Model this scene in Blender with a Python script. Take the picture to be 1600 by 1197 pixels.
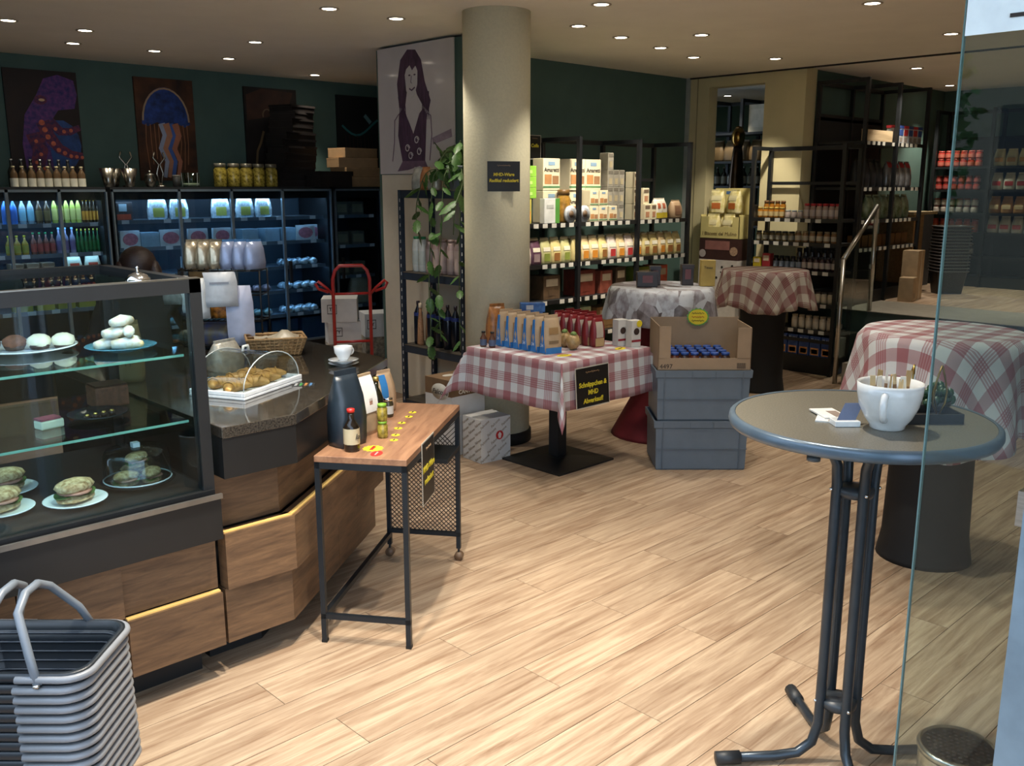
import bpy, math, random
from math import sin, cos, pi, radians
from mathutils import Vector, Matrix
random.seed(7)
for o in list(bpy.data.objects): bpy.data.objects.remove(o)
scn = bpy.context.scene; COL = scn.collection

# ---------------- camera, world, exposure ----------------
# room axes: X runs along the cooler wall, Y towards it; the camera stands in the entrance at the origin
cam_d = bpy.data.cameras.new('camera'); cam = bpy.data.objects.new('camera', cam_d); COL.objects.link(cam)
cam_d.sensor_width = 36; cam_d.lens = 36*1450/1600; cam_d.clip_start = .05
cam.location = (0, 0, 1.75); cam.rotation_euler = (pi/2-math.atan(308/1450), 0, radians(-44))
scn.camera = cam
world = bpy.data.worlds.new('world'); scn.world = world; world.use_nodes = True
wn = world.node_tree; bg = wn.nodes['Background']
bg.inputs[0].default_value = (.62, .78, 1, 1); bg.inputs[1].default_value = 2.6
scn.view_settings.view_transform = 'Standard'; scn.view_settings.look = 'None'
scn.view_settings.gamma = 1; scn.view_settings.use_curve_mapping = False
scn.view_settings.exposure = 0.45
SPOT_W = 42; WARM = (1, .91, .77)

# ---------------- helpers ----------------
def hexc(h):
    h = h.lstrip('#'); v = [int(h[i:i+2], 16)/255 for i in (0, 2, 4)]
    return tuple(c/12.92 if c <= .04045 else ((c+.055)/1.055)**2.4 for c in v)+(1,)
MATS = {}
def mat(name, col, rough=.5, metal=0, var=.12, scale=14, bump=0, emit=0, stretch=None, var2=None, coat=0, spec=None):
    """procedural principled material: base colour varied by noise, optional relief"""
    if name in MATS: return MATS[name]
    m = bpy.data.materials.new(name); m.use_nodes = True; nt = m.node_tree; N = nt.nodes; L = nt.links
    b = N['Principled BSDF']; c = hexc(col)
    b.inputs['Roughness'].default_value = rough; b.inputs['Metallic'].default_value = metal
    if spec is not None: b.inputs['Specular IOR Level'].default_value = spec
    if coat: b.inputs['Coat Weight'].default_value = coat; b.inputs['Coat Roughness'].default_value = .08
    tc = N.new('ShaderNodeTexCoord'); mp = N.new('ShaderNodeMapping'); nz = N.new('ShaderNodeTexNoise')
    if stretch: mp.inputs['Scale'].default_value = stretch
    nz.inputs['Scale'].default_value = scale; nz.inputs['Detail'].default_value = 5
    L.new(tc.outputs['Object'], mp.inputs[0]); L.new(mp.outputs[0], nz.inputs['Vector'])
    cr = N.new('ShaderNodeValToRGB'); e = cr.color_ramp.elements
    e[0].position = .3; e[1].position = .7
    e[0].color = tuple(x*(1-var) for x in c[:3])+(1,)
    e[1].color = hexc(var2) if var2 else tuple(min(1, x*(1+var)) for x in c[:3])+(1,)
    L.new(nz.outputs['Fac'], cr.inputs[0]); L.new(cr.outputs[0], b.inputs['Base Color'])
    if emit:
        b.inputs['Emission Color'].default_value = c; b.inputs['Emission Strength'].default_value = emit
    if bump:
        bp = N.new('ShaderNodeBump'); bp.inputs['Strength'].default_value = bump; bp.inputs['Distance'].default_value = .01
        L.new(nz.outputs['Fac'], bp.inputs['Height']); L.new(bp.outputs[0], b.inputs['Normal'])
    MATS[name] = m; return m
def C(h, rough=.55, metal=0): return mat('c_%s_%d_%d' % (h.lstrip('#'), rough*100, metal*100), h, rough, metal)
def glass(name, tint='#f2fbf8', ior=1.45, rough=0):
    if name in MATS: return MATS[name]
    m = bpy.data.materials.new(name); m.use_nodes = True; nt = m.node_tree; N = nt.nodes; L = nt.links
    N.remove(N['Principled BSDF']); out = N['Material Output']
    fr = N.new('ShaderNodeFresnel'); fr.inputs[0].default_value = ior
    tr = N.new('ShaderNodeBsdfTransparent'); gl = N.new('ShaderNodeBsdfGlossy'); mx = N.new('ShaderNodeMixShader')
    tc = N.new('ShaderNodeTexCoord'); nz = N.new('ShaderNodeTexNoise'); nz.inputs['Scale'].default_value = 3
    cr = N.new('ShaderNodeValToRGB'); c = hexc(tint); e = cr.color_ramp.elements
    e[0].color = tuple(x*.97 for x in c[:3])+(1,); e[1].color = c
    L.new(tc.outputs['Object'], nz.inputs['Vector']); L.new(nz.outputs[0], cr.inputs[0]); L.new(cr.outputs[0], tr.inputs[0])
    gl.inputs['Roughness'].default_value = rough
    ge = N.new('ShaderNodeNewGeometry'); mi = N.new('ShaderNodeMapRange'); mi.inputs['To Min'].default_value = ior; mi.inputs['To Max'].default_value = 1/ior
    L.new(ge.outputs['Backfacing'], mi.inputs[0]); L.new(mi.outputs[0], fr.inputs[0])      # same reflectance from either side of the sheet
    L.new(fr.outputs[0], mx.inputs[0]); L.new(tr.outputs[0], mx.inputs[1]); L.new(gl.outputs[0], mx.inputs[2]); L.new(mx.outputs[0], out.inputs[0])
    MATS[name] = m; return m
def wood(name, dark, light, scale=2.2, stretch=(1, 14, 14), rough=.5, rnd=.0, bump=.05, coat=0):
    if name in MATS: return MATS[name]
    m = bpy.data.materials.new(name); m.use_nodes = True; nt = m.node_tree; N = nt.nodes; L = nt.links
    b = N['Principled BSDF']; b.inputs['Roughness'].default_value = rough
    if coat: b.inputs['Coat Weight'].default_value = coat; b.inputs['Coat Roughness'].default_value = .2
    tc = N.new('ShaderNodeTexCoord'); mp = N.new('ShaderNodeMapping'); mp.inputs['Scale'].default_value = stretch
    oi = N.new('ShaderNodeObjectInfo'); ad = N.new('ShaderNodeVectorMath'); ad.operation = 'ADD'
    mu = N.new('ShaderNodeVectorMath'); mu.operation = 'SCALE'; mu.inputs['Scale'].default_value = 37
    co = N.new('ShaderNodeCombineXYZ')
    for i in range(3): L.new(oi.outputs['Random'], co.inputs[i])
    L.new(co.outputs[0], mu.inputs[0]); L.new(tc.outputs['Object'], ad.inputs[0]); L.new(mu.outputs[0], ad.inputs[1]); L.new(ad.outputs[0], mp.inputs[0])
    n1 = N.new('ShaderNodeTexNoise'); n1.inputs['Scale'].default_value = scale; n1.inputs['Detail'].default_value = 8; n1.inputs['Distortion'].default_value = .6
    n1.inputs['Roughness'].default_value = .65
    L.new(mp.outputs[0], n1.inputs['Vector'])
    cr = N.new('ShaderNodeValToRGB'); e = cr.color_ramp.elements
    e[0].position = .32; e[1].position = .68; e[0].color = hexc(dark); e[1].color = hexc(light)
    L.new(n1.outputs['Fac'], cr.inputs[0])
    hs = N.new('ShaderNodeHueSaturation'); mr = N.new('ShaderNodeMapRange')
    mr.inputs['To Min'].default_value = 1-rnd; mr.inputs['To Max'].default_value = 1+rnd
    L.new(oi.outputs['Random'], mr.inputs[0]); L.new(mr.outputs[0], hs.inputs['Value']); L.new(cr.outputs[0], hs.inputs['Color']); L.new(hs.outputs[0], b.inputs['Base Color'])
    bp = N.new('ShaderNodeBump'); bp.inputs['Strength'].default_value = bump; bp.inputs['Distance'].default_value = .004
    L.new(n1.outputs['Fac'], bp.inputs['Height']); L.new(bp.outputs[0], b.inputs['Normal'])
    MATS[name] = m; return m

class MB:
    """collects shapes, builds ONE mesh object"""
    def __init__(s): s.v = []; s.f = []; s.mi = []; s.uv = None; s.sm = []
    def _add(s, vs, fs, m=0, smooth=False):
        o = len(s.v); s.v += [tuple(p) for p in vs]
        for f in fs: s.f.append(tuple(i+o for i in f)); s.mi.append(m); s.sm.append(smooth)
        return s
    def box(s, x0, x1, y0, y1, z0, z1, m=0):
        vs = [(x, y, z) for z in (z0, z1) for y in (y0, y1) for x in (x0, x1)]
        return s._add(vs, [(0, 2, 3, 1), (4, 5, 7, 6), (0, 1, 5, 4), (2, 6, 7, 3), (0, 4, 6, 2), (1, 3, 7, 5)], m)
    def cbox(s, c, d, m=0): return s.box(c[0]-d[0]/2, c[0]+d[0]/2, c[1]-d[1]/2, c[1]+d[1]/2, c[2]-d[2]/2, c[2]+d[2]/2, m)
    def bar(s, p, q, w, h=None, m=0):
        """square bar from p to q"""
        p = Vector(p); q = Vector(q); h = h or w; d = (q-p).normalized()
        a = d.cross(Vector((0, 0, 1)))
        if a.length < 1e-4: a = Vector((1, 0, 0))
        a.normalize(); b = a.cross(d).normalized()
        vs = [e+a*(i*w/2)+b*(j*h/2) for e in (p, q) for j in (-1, 1) for i in (-1, 1)]
        return s._add(vs, [(0, 1, 3, 2), (4, 6, 7, 5), (0, 4, 5, 1), (2, 3, 7, 6), (0, 2, 6, 4), (1, 5, 7, 3)], m)
    def prism(s, poly, z0, z1, m=0):
        n = len(poly); vs = [(x, y, z0) for x, y in poly]+[(x, y, z1) for x, y in poly]
        return s._add(vs, [tuple(range(n-1, -1, -1)), tuple(range(n, 2*n))]+[(i, (i+1) % n, n+(i+1) % n, n+i) for i in range(n)], m)
    def vprism(s, poly, y0, y1, m=0):
        """polygon in XZ, extruded along Y"""
        n = len(poly); vs = [(x, y0, z) for x, z in poly]+[(x, y1, z) for x, z in poly]
        return s._add(vs, [tuple(range(n)), tuple(range(2*n-1, n-1, -1))]+[(i, n+i, n+(i+1) % n, (i+1) % n) for i in range(n)], m)
    def loft(s, rings, cap=True, m=0, smooth=True, closed=False):
        n = len(rings[0]); vs = [p for r in rings for p in r]; fs = []; k = len(rings)
        for i in range(k if closed else k-1):
            for j in range(n):
                a = i*n+j; b = i*n+(j+1) % n; i2 = (i+1) % k; fs.append((a, b, i2*n+(j+1) % n, i2*n+j))
        if cap and not closed: fs += [tuple(range(n-1, -1, -1)), tuple(range((k-1)*n, k*n))]
        return s._add(vs, fs, m, smooth)
    def lathe(s, prof, n=14, at=(0, 0, 0), m=0, smooth=True, cap=True):
        return s.loft([[(at[0]+r*cos(2*pi*j/n), at[1]+r*sin(2*pi*j/n), at[2]+z) for j in range(n)] for r, z in prof], cap, m, smooth)
    def tube(s, pts, r, n=8, m=0, closed=False):
        P = [Vector(p) for p in pts]; rings = []; k = len(P); up = None
        for i in range(k):
            a = P[(i-1) % k] if (i or closed) else P[0]; b = P[(i+1) % k] if (i < k-1 or closed) else P[-1]
            d = (b-a).normalized()
            if up is None:
                up = d.orthogonal().normalized()
            up = (up-d*up.dot(d)).normalized(); w = d.cross(up); rr = r[i] if isinstance(r, (list, tuple)) else r
            rings.append([P[i]+(up*cos(2*pi*j/n)+w*sin(2*pi*j/n))*rr for j in range(n)])
        return s.loft(rings, True, m, True, closed)
    def grid(s, fn, nu, nv, m=0, smooth=True, uvfn=None, wrap=False):
        vs = [fn(i/nu, j/nv) for j in range(nv+1) for i in range(nu+1)]
        fs = [(j*(nu+1)+i, j*(nu+1)+i+1, (j+1)*(nu+1)+i+1, (j+1)*(nu+1)+i) for j in range(nv) for i in range(nu)]
        if uvfn: s.uv = [uvfn(i/nu, j/nv) for j in range(nv+1) for i in range(nu+1)]
        return s._add(vs, fs, m, smooth)
    def blob(s, c, r, n=10, k=6, m=0, jit=0):
        rings = []
        for i in range(k+1):
            a = -pi/2+pi*i/k; rr = max(cos(a), .02)
            rings.append([(c[0]+r[0]*rr*cos(2*pi*j/n)*(1+random.uniform(-jit, jit)), c[1]+r[1]*rr*sin(2*pi*j/n)*(1+random.uniform(-jit, jit)), c[2]+r[2]*sin(a)*(1+random.uniform(-jit, jit))) for j in range(n)])
        return s.loft(rings, True, m)
    def build(s, name, mats, parent=None, loc=(0, 0, 0), rz=0, bevel=0):
        me = bpy.data.meshes.new(name); me.from_pydata(s.v, [], s.f)
        if not isinstance(mats, (list, tuple)): mats = [mats]
        for m in mats: me.materials.append(m)
        me.polygons.foreach_set('material_index', s.mi); me.polygons.foreach_set('use_smooth', s.sm)
        if s.uv:
            ul = me.uv_layers.new(name='flat')
            for lp in me.loops: ul.data[lp.index].uv = s.uv[lp.vertex_index] if lp.vertex_index < len(s.uv) else (0, 0)
        me.update()
        o = bpy.data.objects.new(name, me); COL.objects.link(o); o.parent = parent; o.location = loc; o.rotation_euler = (0, 0, rz)
        if bevel:
            b = o.modifiers.new('bevel', 'BEVEL'); b.width = bevel; b.segments = 2; b.limit_method = 'ANGLE'
        return o
def tag(o, label, cat, group=None):
    o['label'] = label; o['category'] = cat
    if group: o['group'] = group
    return o
def struct(o, label=None, cat=None):
    o['kind'] = 'structure'
    if label: o['label'] = label; o['category'] = cat
    return o
def thing(name, label, cat, loc=(0, 0, 0), rz=0, group=None):
    o = bpy.data.objects.new(name, None); COL.objects.link(o); o.empty_display_size = .05
    o.location = loc; o.rotation_euler = (0, 0, rz); return tag(o, label, cat, group)
def dup(o, loc=None, rz=None, label=None, group=None, parent=None, scale=None):
    c = o.copy(); COL.objects.link(c)
    if parent is not None: c.parent = parent
    if loc is not None: c.location = loc
    if rz is not None: c.rotation_euler = (0, 0, rz)
    if scale is not None: c.scale = scale
    if label: c['label'] = label
    if group: c['group'] = group
    for ch in list(o.children): dup(ch, parent=c)
    return c
ORD = 'first second third fourth fifth sixth seventh eighth ninth tenth eleventh twelfth thirteenth fourteenth fifteenth'.split()
def spread(proto, spots, group=None, label=None, ref=None):
    """first spot moves the prototype, the others are copies; spots = (x, y, z, rz)"""
    out = []
    for i, q in enumerate(spots):
        o = proto if i == 0 else dup(proto)
        o.location = q[:3]; o.rotation_euler = (0, 0, q[3] if len(q) > 3 else 0)
        if group: o['group'] = group
        if label: o['label'] = label
        out.append(o)
    if ref and 1 < len(out) <= 15:
        base = proto['label']
        for i, o in enumerate(out):
            s = base+', '+ORD[i]+' from '+ref
            if len(s.split()) <= 16: o['label'] = s
    return out
DG = None
def text(s, size, parent, m, loc, rot, shear=0, name='lettering', align='CENTER', bold=0):
    cu = bpy.data.curves.new('t', 'FONT'); cu.body = s; cu.size = size; cu.align_x = align; cu.align_y = 'CENTER'
    cu.extrude = .0006; cu.shear = shear; cu.offset = bold; cu.resolution_u = 3
    t = bpy.data.objects.new('t', cu); COL.objects.link(t)
    me = bpy.data.meshes.new_from_object(t.evaluated_get(bpy.context.evaluated_depsgraph_get()))
    bpy.data.objects.remove(t); bpy.data.curves.remove(cu); me.materials.clear(); me.materials.append(m)
    o = bpy.data.objects.new(name, me); COL.objects.link(o); o.parent = parent; o.location = loc; o.rotation_euler = rot
    return o
FY = (pi/2, 0, 0)          # lettering on a face that looks towards -Y
FX = (pi/2, 0, -pi/2)      # on a face that looks towards -X
def scribble(parent, m, x0, x1, z, y, amp=.012, face='y', name='lettering', n=26, r=.0022, skew=0):
    pts = []
    for i in range(n):
        u = i/(n-1); a = x0+(x1-x0)*u; h = z+skew*u+amp*sin(i*2.1)*(.6+.4*sin(i*.7))
        pts.append((a, y, h) if face == 'y' else (y, -a, h))
    return MB().tube(pts, r, 5).build(name, m, parent)
# shared materials
BLACK = mat('black_powder_coat', '#17191b', .45); BLACKM = mat('matt_black', '#101112', .6); DARKF = mat('anthracite_metal', '#24272b', .42, .3)
STEEL = mat('brushed_steel', '#b9b6ae', .28, 1, stretch=(1, 1, 20)); CHROME = mat('chrome', '#dcdcdc', .1, 1)
WHITE = mat('white_china', '#e9ecec', .18, coat=.4); PAPER = mat('white_paper', '#d8d8d4', .7); KRAFT = mat('kraft_card', '#a5835c', .75, var=.08)
YEL = mat('yellow_print', '#d8c326', .6); RED = mat('red_print', '#b3221f', .5); INK = mat('dark_print', '#2c2622', .7)
PANE = glass('clear_pane'); CGLASS = glass('case_glass', '#eef8fa', 1.5); DOME = glass('plastic_dome', '#dbe4e4', 1.85); JARG = glass('jar_glass', '#e6efe6')
# ---------------- the setting ----------------
GREEN = mat('dark_green_paint', '#486058', .75, var=.06, scale=6, bump=.02)
CREAM = mat('cream_paint', '#c9bd92', .7, var=.04, scale=5, bump=.02)
CEIL = mat('warm_white_ceiling', '#ece6d8', .85, var=.03, scale=3)
PLASTER = mat('column_plaster', '#cfc9ac', .8, var=.04, scale=60, bump=.18)
PLANK = wood('floor_plank_vinyl', '#866a52', '#c2ab90', 3.0, (.7, 11, 9), .42, .07, .06)
floor = struct(MB().box(-3, 8.4, -4, 9, -.06, -.004).build('floor', mat('floor_joint', '#8a725c', .6)))
C46, S46 = cos(radians(46)), sin(radians(46))
pl = None; n = 0; PW = .195; PL = 1.3
for j in range(-4, 32):
    y = j*PW; off = (j*0.47 % 1)*PL
    for i in range(-1, 8):
        x = i*PL+off-.6
        x1 = min(x+PL, 8.4)
        if x1-x < .2 or x < -.6: continue
        cx, cy = x+PL/2, y
        d = cx*C46+cy*S46; u = cx*S46-cy*C46
        if d < .8 or abs(u)/d > .72 or y > 6.05: continue
        if pl is None or x1-x < PL-.01:
            p = MB().box(0, x1-x-.0025, -PW/2+.00125, PW/2-.00125, -.004, 0).build('plank', PLANK, floor, (x, y, 0))
            if x1-x > PL-.01: pl = p
        else:
            p = dup(pl, (x, y, 0), 0)
        n += 1
struct(MB().box(.3, 13, -1.2, 9, 2.85, 2.95).build('ceiling', CEIL))
struct(MB().box(.3, 6.9, 8.9, 9.02, 0, 2.85).build('wall_cooler', GREEN))
struct(MB().box(6.9, 7.0, 6.17, 9.02, 0, 2.85).build('wall_storage', GREEN))
struct(MB().box(.2, .3, 4.0, 9.02, 0, 2.85).build('wall_daylight_block', GREEN))  # unseen wall, put in to hold back daylight on this side
struct(MB().box(4.95, 8.4, 6.05, 6.17, 0, 2.85).build('wall_green', GREEN))
stub = struct(MB().box(4.75, 4.95, 5.42, 6.52, 0, 2.83).build('wall_portrait', GREEN))
MB().box(4.738, 4.75, 5.46, 6.47, 0, 1.84).build('panel', mat('pale_wall_panel', '#cdc4b0', .6, var=.03), stub)
bw = struct(MB().box(8.4, 8.55, 5.77, 6.17, 0, 2.85).build('wall_back', CREAM))
MB().box(8.385, 8.4, 6.0, 6.05, 0, 2.85).build('edge_strip', mat('grey_edge_trim', '#9aa09a', .4), bw)
MB().box(8.396, 8.4, 5.905, 5.915, 0, 2.85).build('joint', mat('cream_joint', '#8d8464', .8), bw)
MB().box(8.4, 8.55, 5.12, 5.77, 2.74, 2.85).build('lintel', CREAM, bw)
struct(MB().box(8.4, 8.6, 4.68, 5.12, 0, 2.85).build('wall_pillar', CREAM))
struct(MB().box(8.38, 8.4, -1.2, 6.0, 2.836, 2.85).build('trim_1', mat('shadow_gap', '#26241f', .8)))
struct(MB().box(8.6, 11.75, 4.72, 4.84, 0, 2.85).build('wall_platform', GREEN))
struct(MB().box(11.75, 11.85, -1.2, 4.84, 0, 2.85).build('wall_far', GREEN))
struct(MB().box(1.6, 13, -1.3, -1.2, 0, 2.85).build('wall_right', CREAM))
struct(MB().box(8.55, 11.4, 8.2, 8.3, 0, 2.85).build('wall_doorway_side', CREAM))
struct(MB().box(11.3, 11.4, 4.84, 8.2, 0, 2.85).build('wall_doorway_back', GREEN))
struct(MB().box(8.4, 11.3, 4.84, 8.2, -.06, 0).build('floor_storeroom', PLANK))
# raised platform and its steps
platm = mat('grey_stone_tile', '#8b8578', .5, var=.1)
plat = struct(MB().box(8.4, 11.75, -1.2, 4.72, 0, .6).build('floor_platform', [mat('step_riser_green', '#2c3a35', .7)]))
MB().box(8.38, 9.26, -1.2, 4.66, .6, .606).build('tile_strip', platm, plat)
for i in range(19):
    MB().box(9.262, 11.74, -1.0+i*.3, -.703+i*.3, .6, .606).build('plank', PLANK, plat)
st = thing('entrance_steps', 'two grey stone steps rising to the raised shop floor beside the glass railing', 'steps'); st['kind'] = 'structure'
for i in range(2):
    MB().box(7.8+i*.3, 8.4, .6, 3.82, 0 if i == 0 else .2, .2+.2*i).build('step', platm, st)
colm = thing('column', 'round plastered cream column with a dark ring at its foot', 'column', (4.35, 4.65, 0)); colm['kind'] = 'structure'
MB().lathe([(.222, .07), (.222, 2.85)], 40).build('shaft', PLASTER, colm)
MB().lathe([(.236, 0), (.236, .075), (.222, .08)], 40).build('base_ring', BLACKM, colm)
# street outside the entrance, behind the camera
struct(MB().box(-14, -3, -8, 12, -.08, -.02).build('floor_street', mat('pavement_grey', '#8d8f92', .8, var=.15)))
ho = struct(MB().box(-13.5, -13, -9, 13, -.02, 8).build('wall_street', mat('house_render', '#8f897a', .8, var=.08)))
for i in range(7):
    for j in range(2): MB().box(-13, -12.96, -7+2.8*i, -5.6+2.8*i, 1.2+3*j, 3+3*j).build('window', C('#2c3438', .15), ho)
random.seed(3)
for k, (x, y) in enumerate(((-6.5, 1.5), (-6.2, 5.0), (-7, -2.5))):
    tr = thing('street_tree', 'leafy green street tree standing outside the shop entrance', 'tree', (x, y, -.02), 0, 'street trees outside')
    MB().tube([(0, 0, 0), (.05, 0, 1.2), (0, .05, 2.2)], [.14, .1, .07]).build('trunk', wood('bark', '#3a3026', '#5b4c3c'), tr)
    b = MB()
    for i in range(2400):
        a, e, r = random.uniform(0, 6.28), random.uniform(-1, 1), random.uniform(.9, 1.5)
        c = Vector((r*cos(a)*math.sqrt(1-e*e), r*sin(a)*math.sqrt(1-e*e), 2.3+1.5*e))
        u = Vector((random.uniform(-1, 1), random.uniform(-1, 1), random.uniform(-1, 1))).normalized()*.075; w = u.orthogonal().normalized()*.045
        b._add([c-u, c+w, c+u, c-w], [(0, 1, 2, 3)])
    b.build('crown', mat('street_leaf', '#3f6b35', .6, var=.4, scale=3), tr)

# ---------------- recessed ceiling spotlights ----------------
RING = mat('spot_ring_white', '#b9ae9c', .4); GLOW = mat('spot_glow', '#fff0d8', .5, emit=14)
def downlight(x, y, aim=None, watt=1.0, label=None, group='recessed ceiling spotlights', z=2.85):
    t = thing('ceiling_spotlight', label or 'round recessed spotlight glowing warm white in the shop ceiling', 'ceiling light', (x, y, z), 0, group)
    MB().lathe([(.05, 0), (.062, -.002), (.064, -.006), (.05, -.008), (.046, -.004)], 20).build('ring', RING, t)
    MB().lathe([(.045, -.0045), (.045, -.003)], 18).build('lens', GLOW, t)
    ld = bpy.data.lights.new('bulb', 'SPOT'); ld.energy = SPOT_W*watt; ld.color = WARM; ld.spot_size = radians(82 if not aim else 58); ld.spot_blend = .55; ld.shadow_soft_size = .045
    lo = bpy.data.objects.new('bulb', ld); COL.objects.link(lo); lo.parent = t; lo.location = (0, 0, -.02)
    if aim:
        d = Vector(aim)-Vector((x, y, z-.02)); lo.rotation_euler = d.to_track_quat('-Z', 'Y').to_euler()
    return t
for x, y in ((2.17, 7.16), (2.70, 7.23), (2.86, 7.93), (3.50, 7.90), (4.17, 7.91), (3.86, 6.88), (3.50, 5.29), (5.39, 8.45)): downlight(x, y, watt=1.3 if y < 6 else .8)
for x, y, a in ((5.12, 4.63, (5.5, 5.4, 1.3)), (5.73, 4.75, (5.9, 5.4, 1.3)), (6.38, 4.87, (6.4, 5.4, 1.3)), (7.05, 5.02, (7.1, 5.4, 1.3)), (7.64, 4.57, (8.2, 5.3, 1.3))):
    downlight(x, y, a, 2.5, 'recessed spotlight tilted towards the dark display shelf', 'tilted ceiling spotlights')
for x, y in ((4.63, 4.0), (6.07, 4.26), (5.80, 2.82), (7.35, 2.95)): downlight(x, y, watt=1.0)
downlight(4.02, 5.28, (4.4, 4.72, 1.6), .9, 'recessed spotlight tilted onto the round column', 'column spotlight')
for x, y in ((9.21, 3.99), (11.03, 4.39), (10.4, 2.6), (9.2, 2.0), (12.0, 3.0)): downlight(x, y, watt=1.7, label='round recessed spotlight glowing in the ceiling over the raised floor', group='spotlights over the platform')
for x, y in ((9.3, 6.2), (10.3, 6.8)): downlight(x, y, watt=.9, label='round recessed spotlight in the back room ceiling', group='back room spotlights')
# rows nearer the entrance, above the frame of the photograph
for x, y in ((1.2, 2.2), (1.75, 2.35), (2.7, 1.7), (3.6, 2.6), (1.5, 3.6), (2.6, 4.2), (4.6, 1.4), (4.4, 2.9)): downlight(x, y, watt=4.6 if x < 2.5 and y < 3 else 2.6 if x < 3 and y < 3 else 1.1)
# ---------------- pictures on the cooler wall ----------------
def picture(name, label, x0, x1, z0, z1, base):
    t = thing(name, label, 'picture', ((x0+x1)/2, 8.9, z0))
    w = (x1-x0)/2
    MB().box(-w, w, -.025, 0, 0, z1-z0).build('canvas', base, t)
    return t, w, z1-z0
def flat(t, name, poly, y, m): return MB().vprism(poly, y-.0012, y, 0).build(name, m, t)
def disc(cx, cz, r, n=12, rz=None): return [(cx+r*cos(2*pi*i/n), cz+(rz or r)*sin(2*pi*i/n)) for i in range(n)]
def strip(pts, w):
    """polygon around a path, width tapering"""
    L, Rr = [], []
    for i, (x, z) in enumerate(pts):
        a = pts[max(0, i-1)]; b = pts[min(len(pts)-1, i+1)]
        dx, dz = b[0]-a[0], b[1]-a[1]; l = math.hypot(dx, dz) or 1
        ww = w(i/(len(pts)-1)) if callable(w) else w
        L.append((x-dz/l*ww, z+dx/l*ww)); Rr.append((x+dz/l*ww, z-dx/l*ww))
    return L+Rr[::-1]
OCT = mat('octopus_skin', '#34398c', .6, var=.5, scale=30, var2='#6f3a7c'); OCT2 = mat('octopus_arm', '#3a2a66', .6, var=.4, scale=40, var2='#7a3040')
SUCK = mat('sucker_orange', '#cf6a4c', .6, var=.25, scale=30); BLUEG = mat('sea_blue', '#24477f', .6, var=.4, scale=12)
t, w, h = picture('octopus_picture', 'tall canvas picture of a blue octopus with orange suckers on dark ground', 2.60, 3.20, 1.80, 2.73, mat('picture_dark_brown', '#20130f', .6, var=.4, scale=6))
Y = -.026
flat(t, 'glow', disc(.12, .30, .17, 14, .22), Y, BLUEG)
flat(t, 'head', [(-.18, .02), (-.2, .3), (-.16, .55), (-.05, .72), (.02, .86), (.14, .9), (.27, .86), (.29, .74), (.26, .62), (.12, .6), (.05, .5), (.02, .3), (.05, .02)], Y-.0014, OCT)
flat(t, 'eyelid', disc(-.02, .68, .055, 12, .04), Y-.0028, OCT2); flat(t, 'eye', disc(-.01, .68, .026, 10, .012), Y-.0042, C('#d9b48a'))
arm = [(-.02, .5), (.02, .38), (.1, .27), (.2, .22), (.295, .21)]
flat(t, 'tentacle', strip(arm, lambda u: .06-.03*u), Y-.0028, OCT2)
flat(t, 'tentacle', strip([(.04, .5), (.12, .42), (.2, .42), (.29, .46)], lambda u: .045-.02*u), Y-.0042, OCT2)
flat(t, 'tentacle', strip([(-.1, .4), (-.06, .25), (-.1, .1), (-.08, .01)], lambda u: .07-.02*u), Y-.0056, OCT2)
for u in range(9):
    f = u/8*(len(arm)-1); i = min(int(f), len(arm)-2); q = f-i
    flat(t, 'sucker', disc(arm[i][0]*(1-q)+arm[i+1][0]*q-.008, arm[i][1]*(1-q)+arm[i+1][1]*q-.01, .024-.0012*u), Y-.007, SUCK)
for q in ((-.06, .22), (-.1, .15), (-.04, .1), (-.09, .33), (.08, .44), (.15, .42), (.21, .43)): flat(t, 'sucker', disc(q[0], q[1], .016), Y-.0084, SUCK)
t, w, h = picture('jellyfish_picture', 'tall canvas picture of a blue jellyfish with trailing orange tentacles', 3.71, 4.28, 1.80, 2.74, mat('picture_umber', '#2c1a12', .6, var=.7, scale=5, var2='#5b3418'))
flat(t, 'bell', [(-.235, .52)]+[(.235*cos(a), .53+.33*sin(a)) for a in [pi-pi*i/16 for i in range(17)]]+[(.18, .5), (.09, .54), (0, .5), (-.09, .54), (-.18, .5)], Y, mat('jelly_blue', '#1d3a78', .5, var=.6, scale=18))
flat(t, 'bell_rim', strip([(.225*cos(a), .55+.3*sin(a)) for a in [pi-pi*i/14 for i in range(15)]], .008), Y-.0014, C('#a58a6c'))
for i in range(11):
    x = -.2+.04*i; flat(t, 'tentacle', strip([(x, .52), (x*1.05+.01*sin(i), .35), (x*.95, .1+.05*(i % 3))], .004), Y-.0014, C('#8a5a3a'))
for i, (x, c) in enumerate(((-.05, '#9aa3b8'), (.03, '#3f5fa0'), (.08, '#a86a50'), (-.01, '#b07a5c'))):
    flat(t, 'oral_arm', strip([(x, .53), (x+.03, .42), (x-.02, .3), (x+.03, .18), (x, .03)], lambda u: .032-.015*u), Y-.0028-.0014*i, C(c))
t, w, h = picture('dark_seahorse_picture', 'dark canvas picture with brown glow and pale curl behind black boxes', 4.82, 5.42, 1.80, 2.73, mat('picture_black', '#120d0b', .6, var=.5, scale=4, var2='#1f1510'))
flat(t, 'glow', [(-.28, .6), (-.05, .64), (.2, .75), (.26, .9), (-.1, .92), (-.28, .85)], Y, mat('brown_glow', '#3d2418', .7, var=.5, scale=5))
flat(t, 'curl', strip([(-.05+.05*cos(a), .66+.06*sin(a)) for a in [-.5+.5*i for i in range(9)]], .007), Y-.0014, C('#6f5a44'))
flat(t, 'body', strip([(-.1, .5), (-.14, .38), (-.18, .3), (-.2, .15)], .012), Y-.0014, C('#6b5638'))
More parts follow.
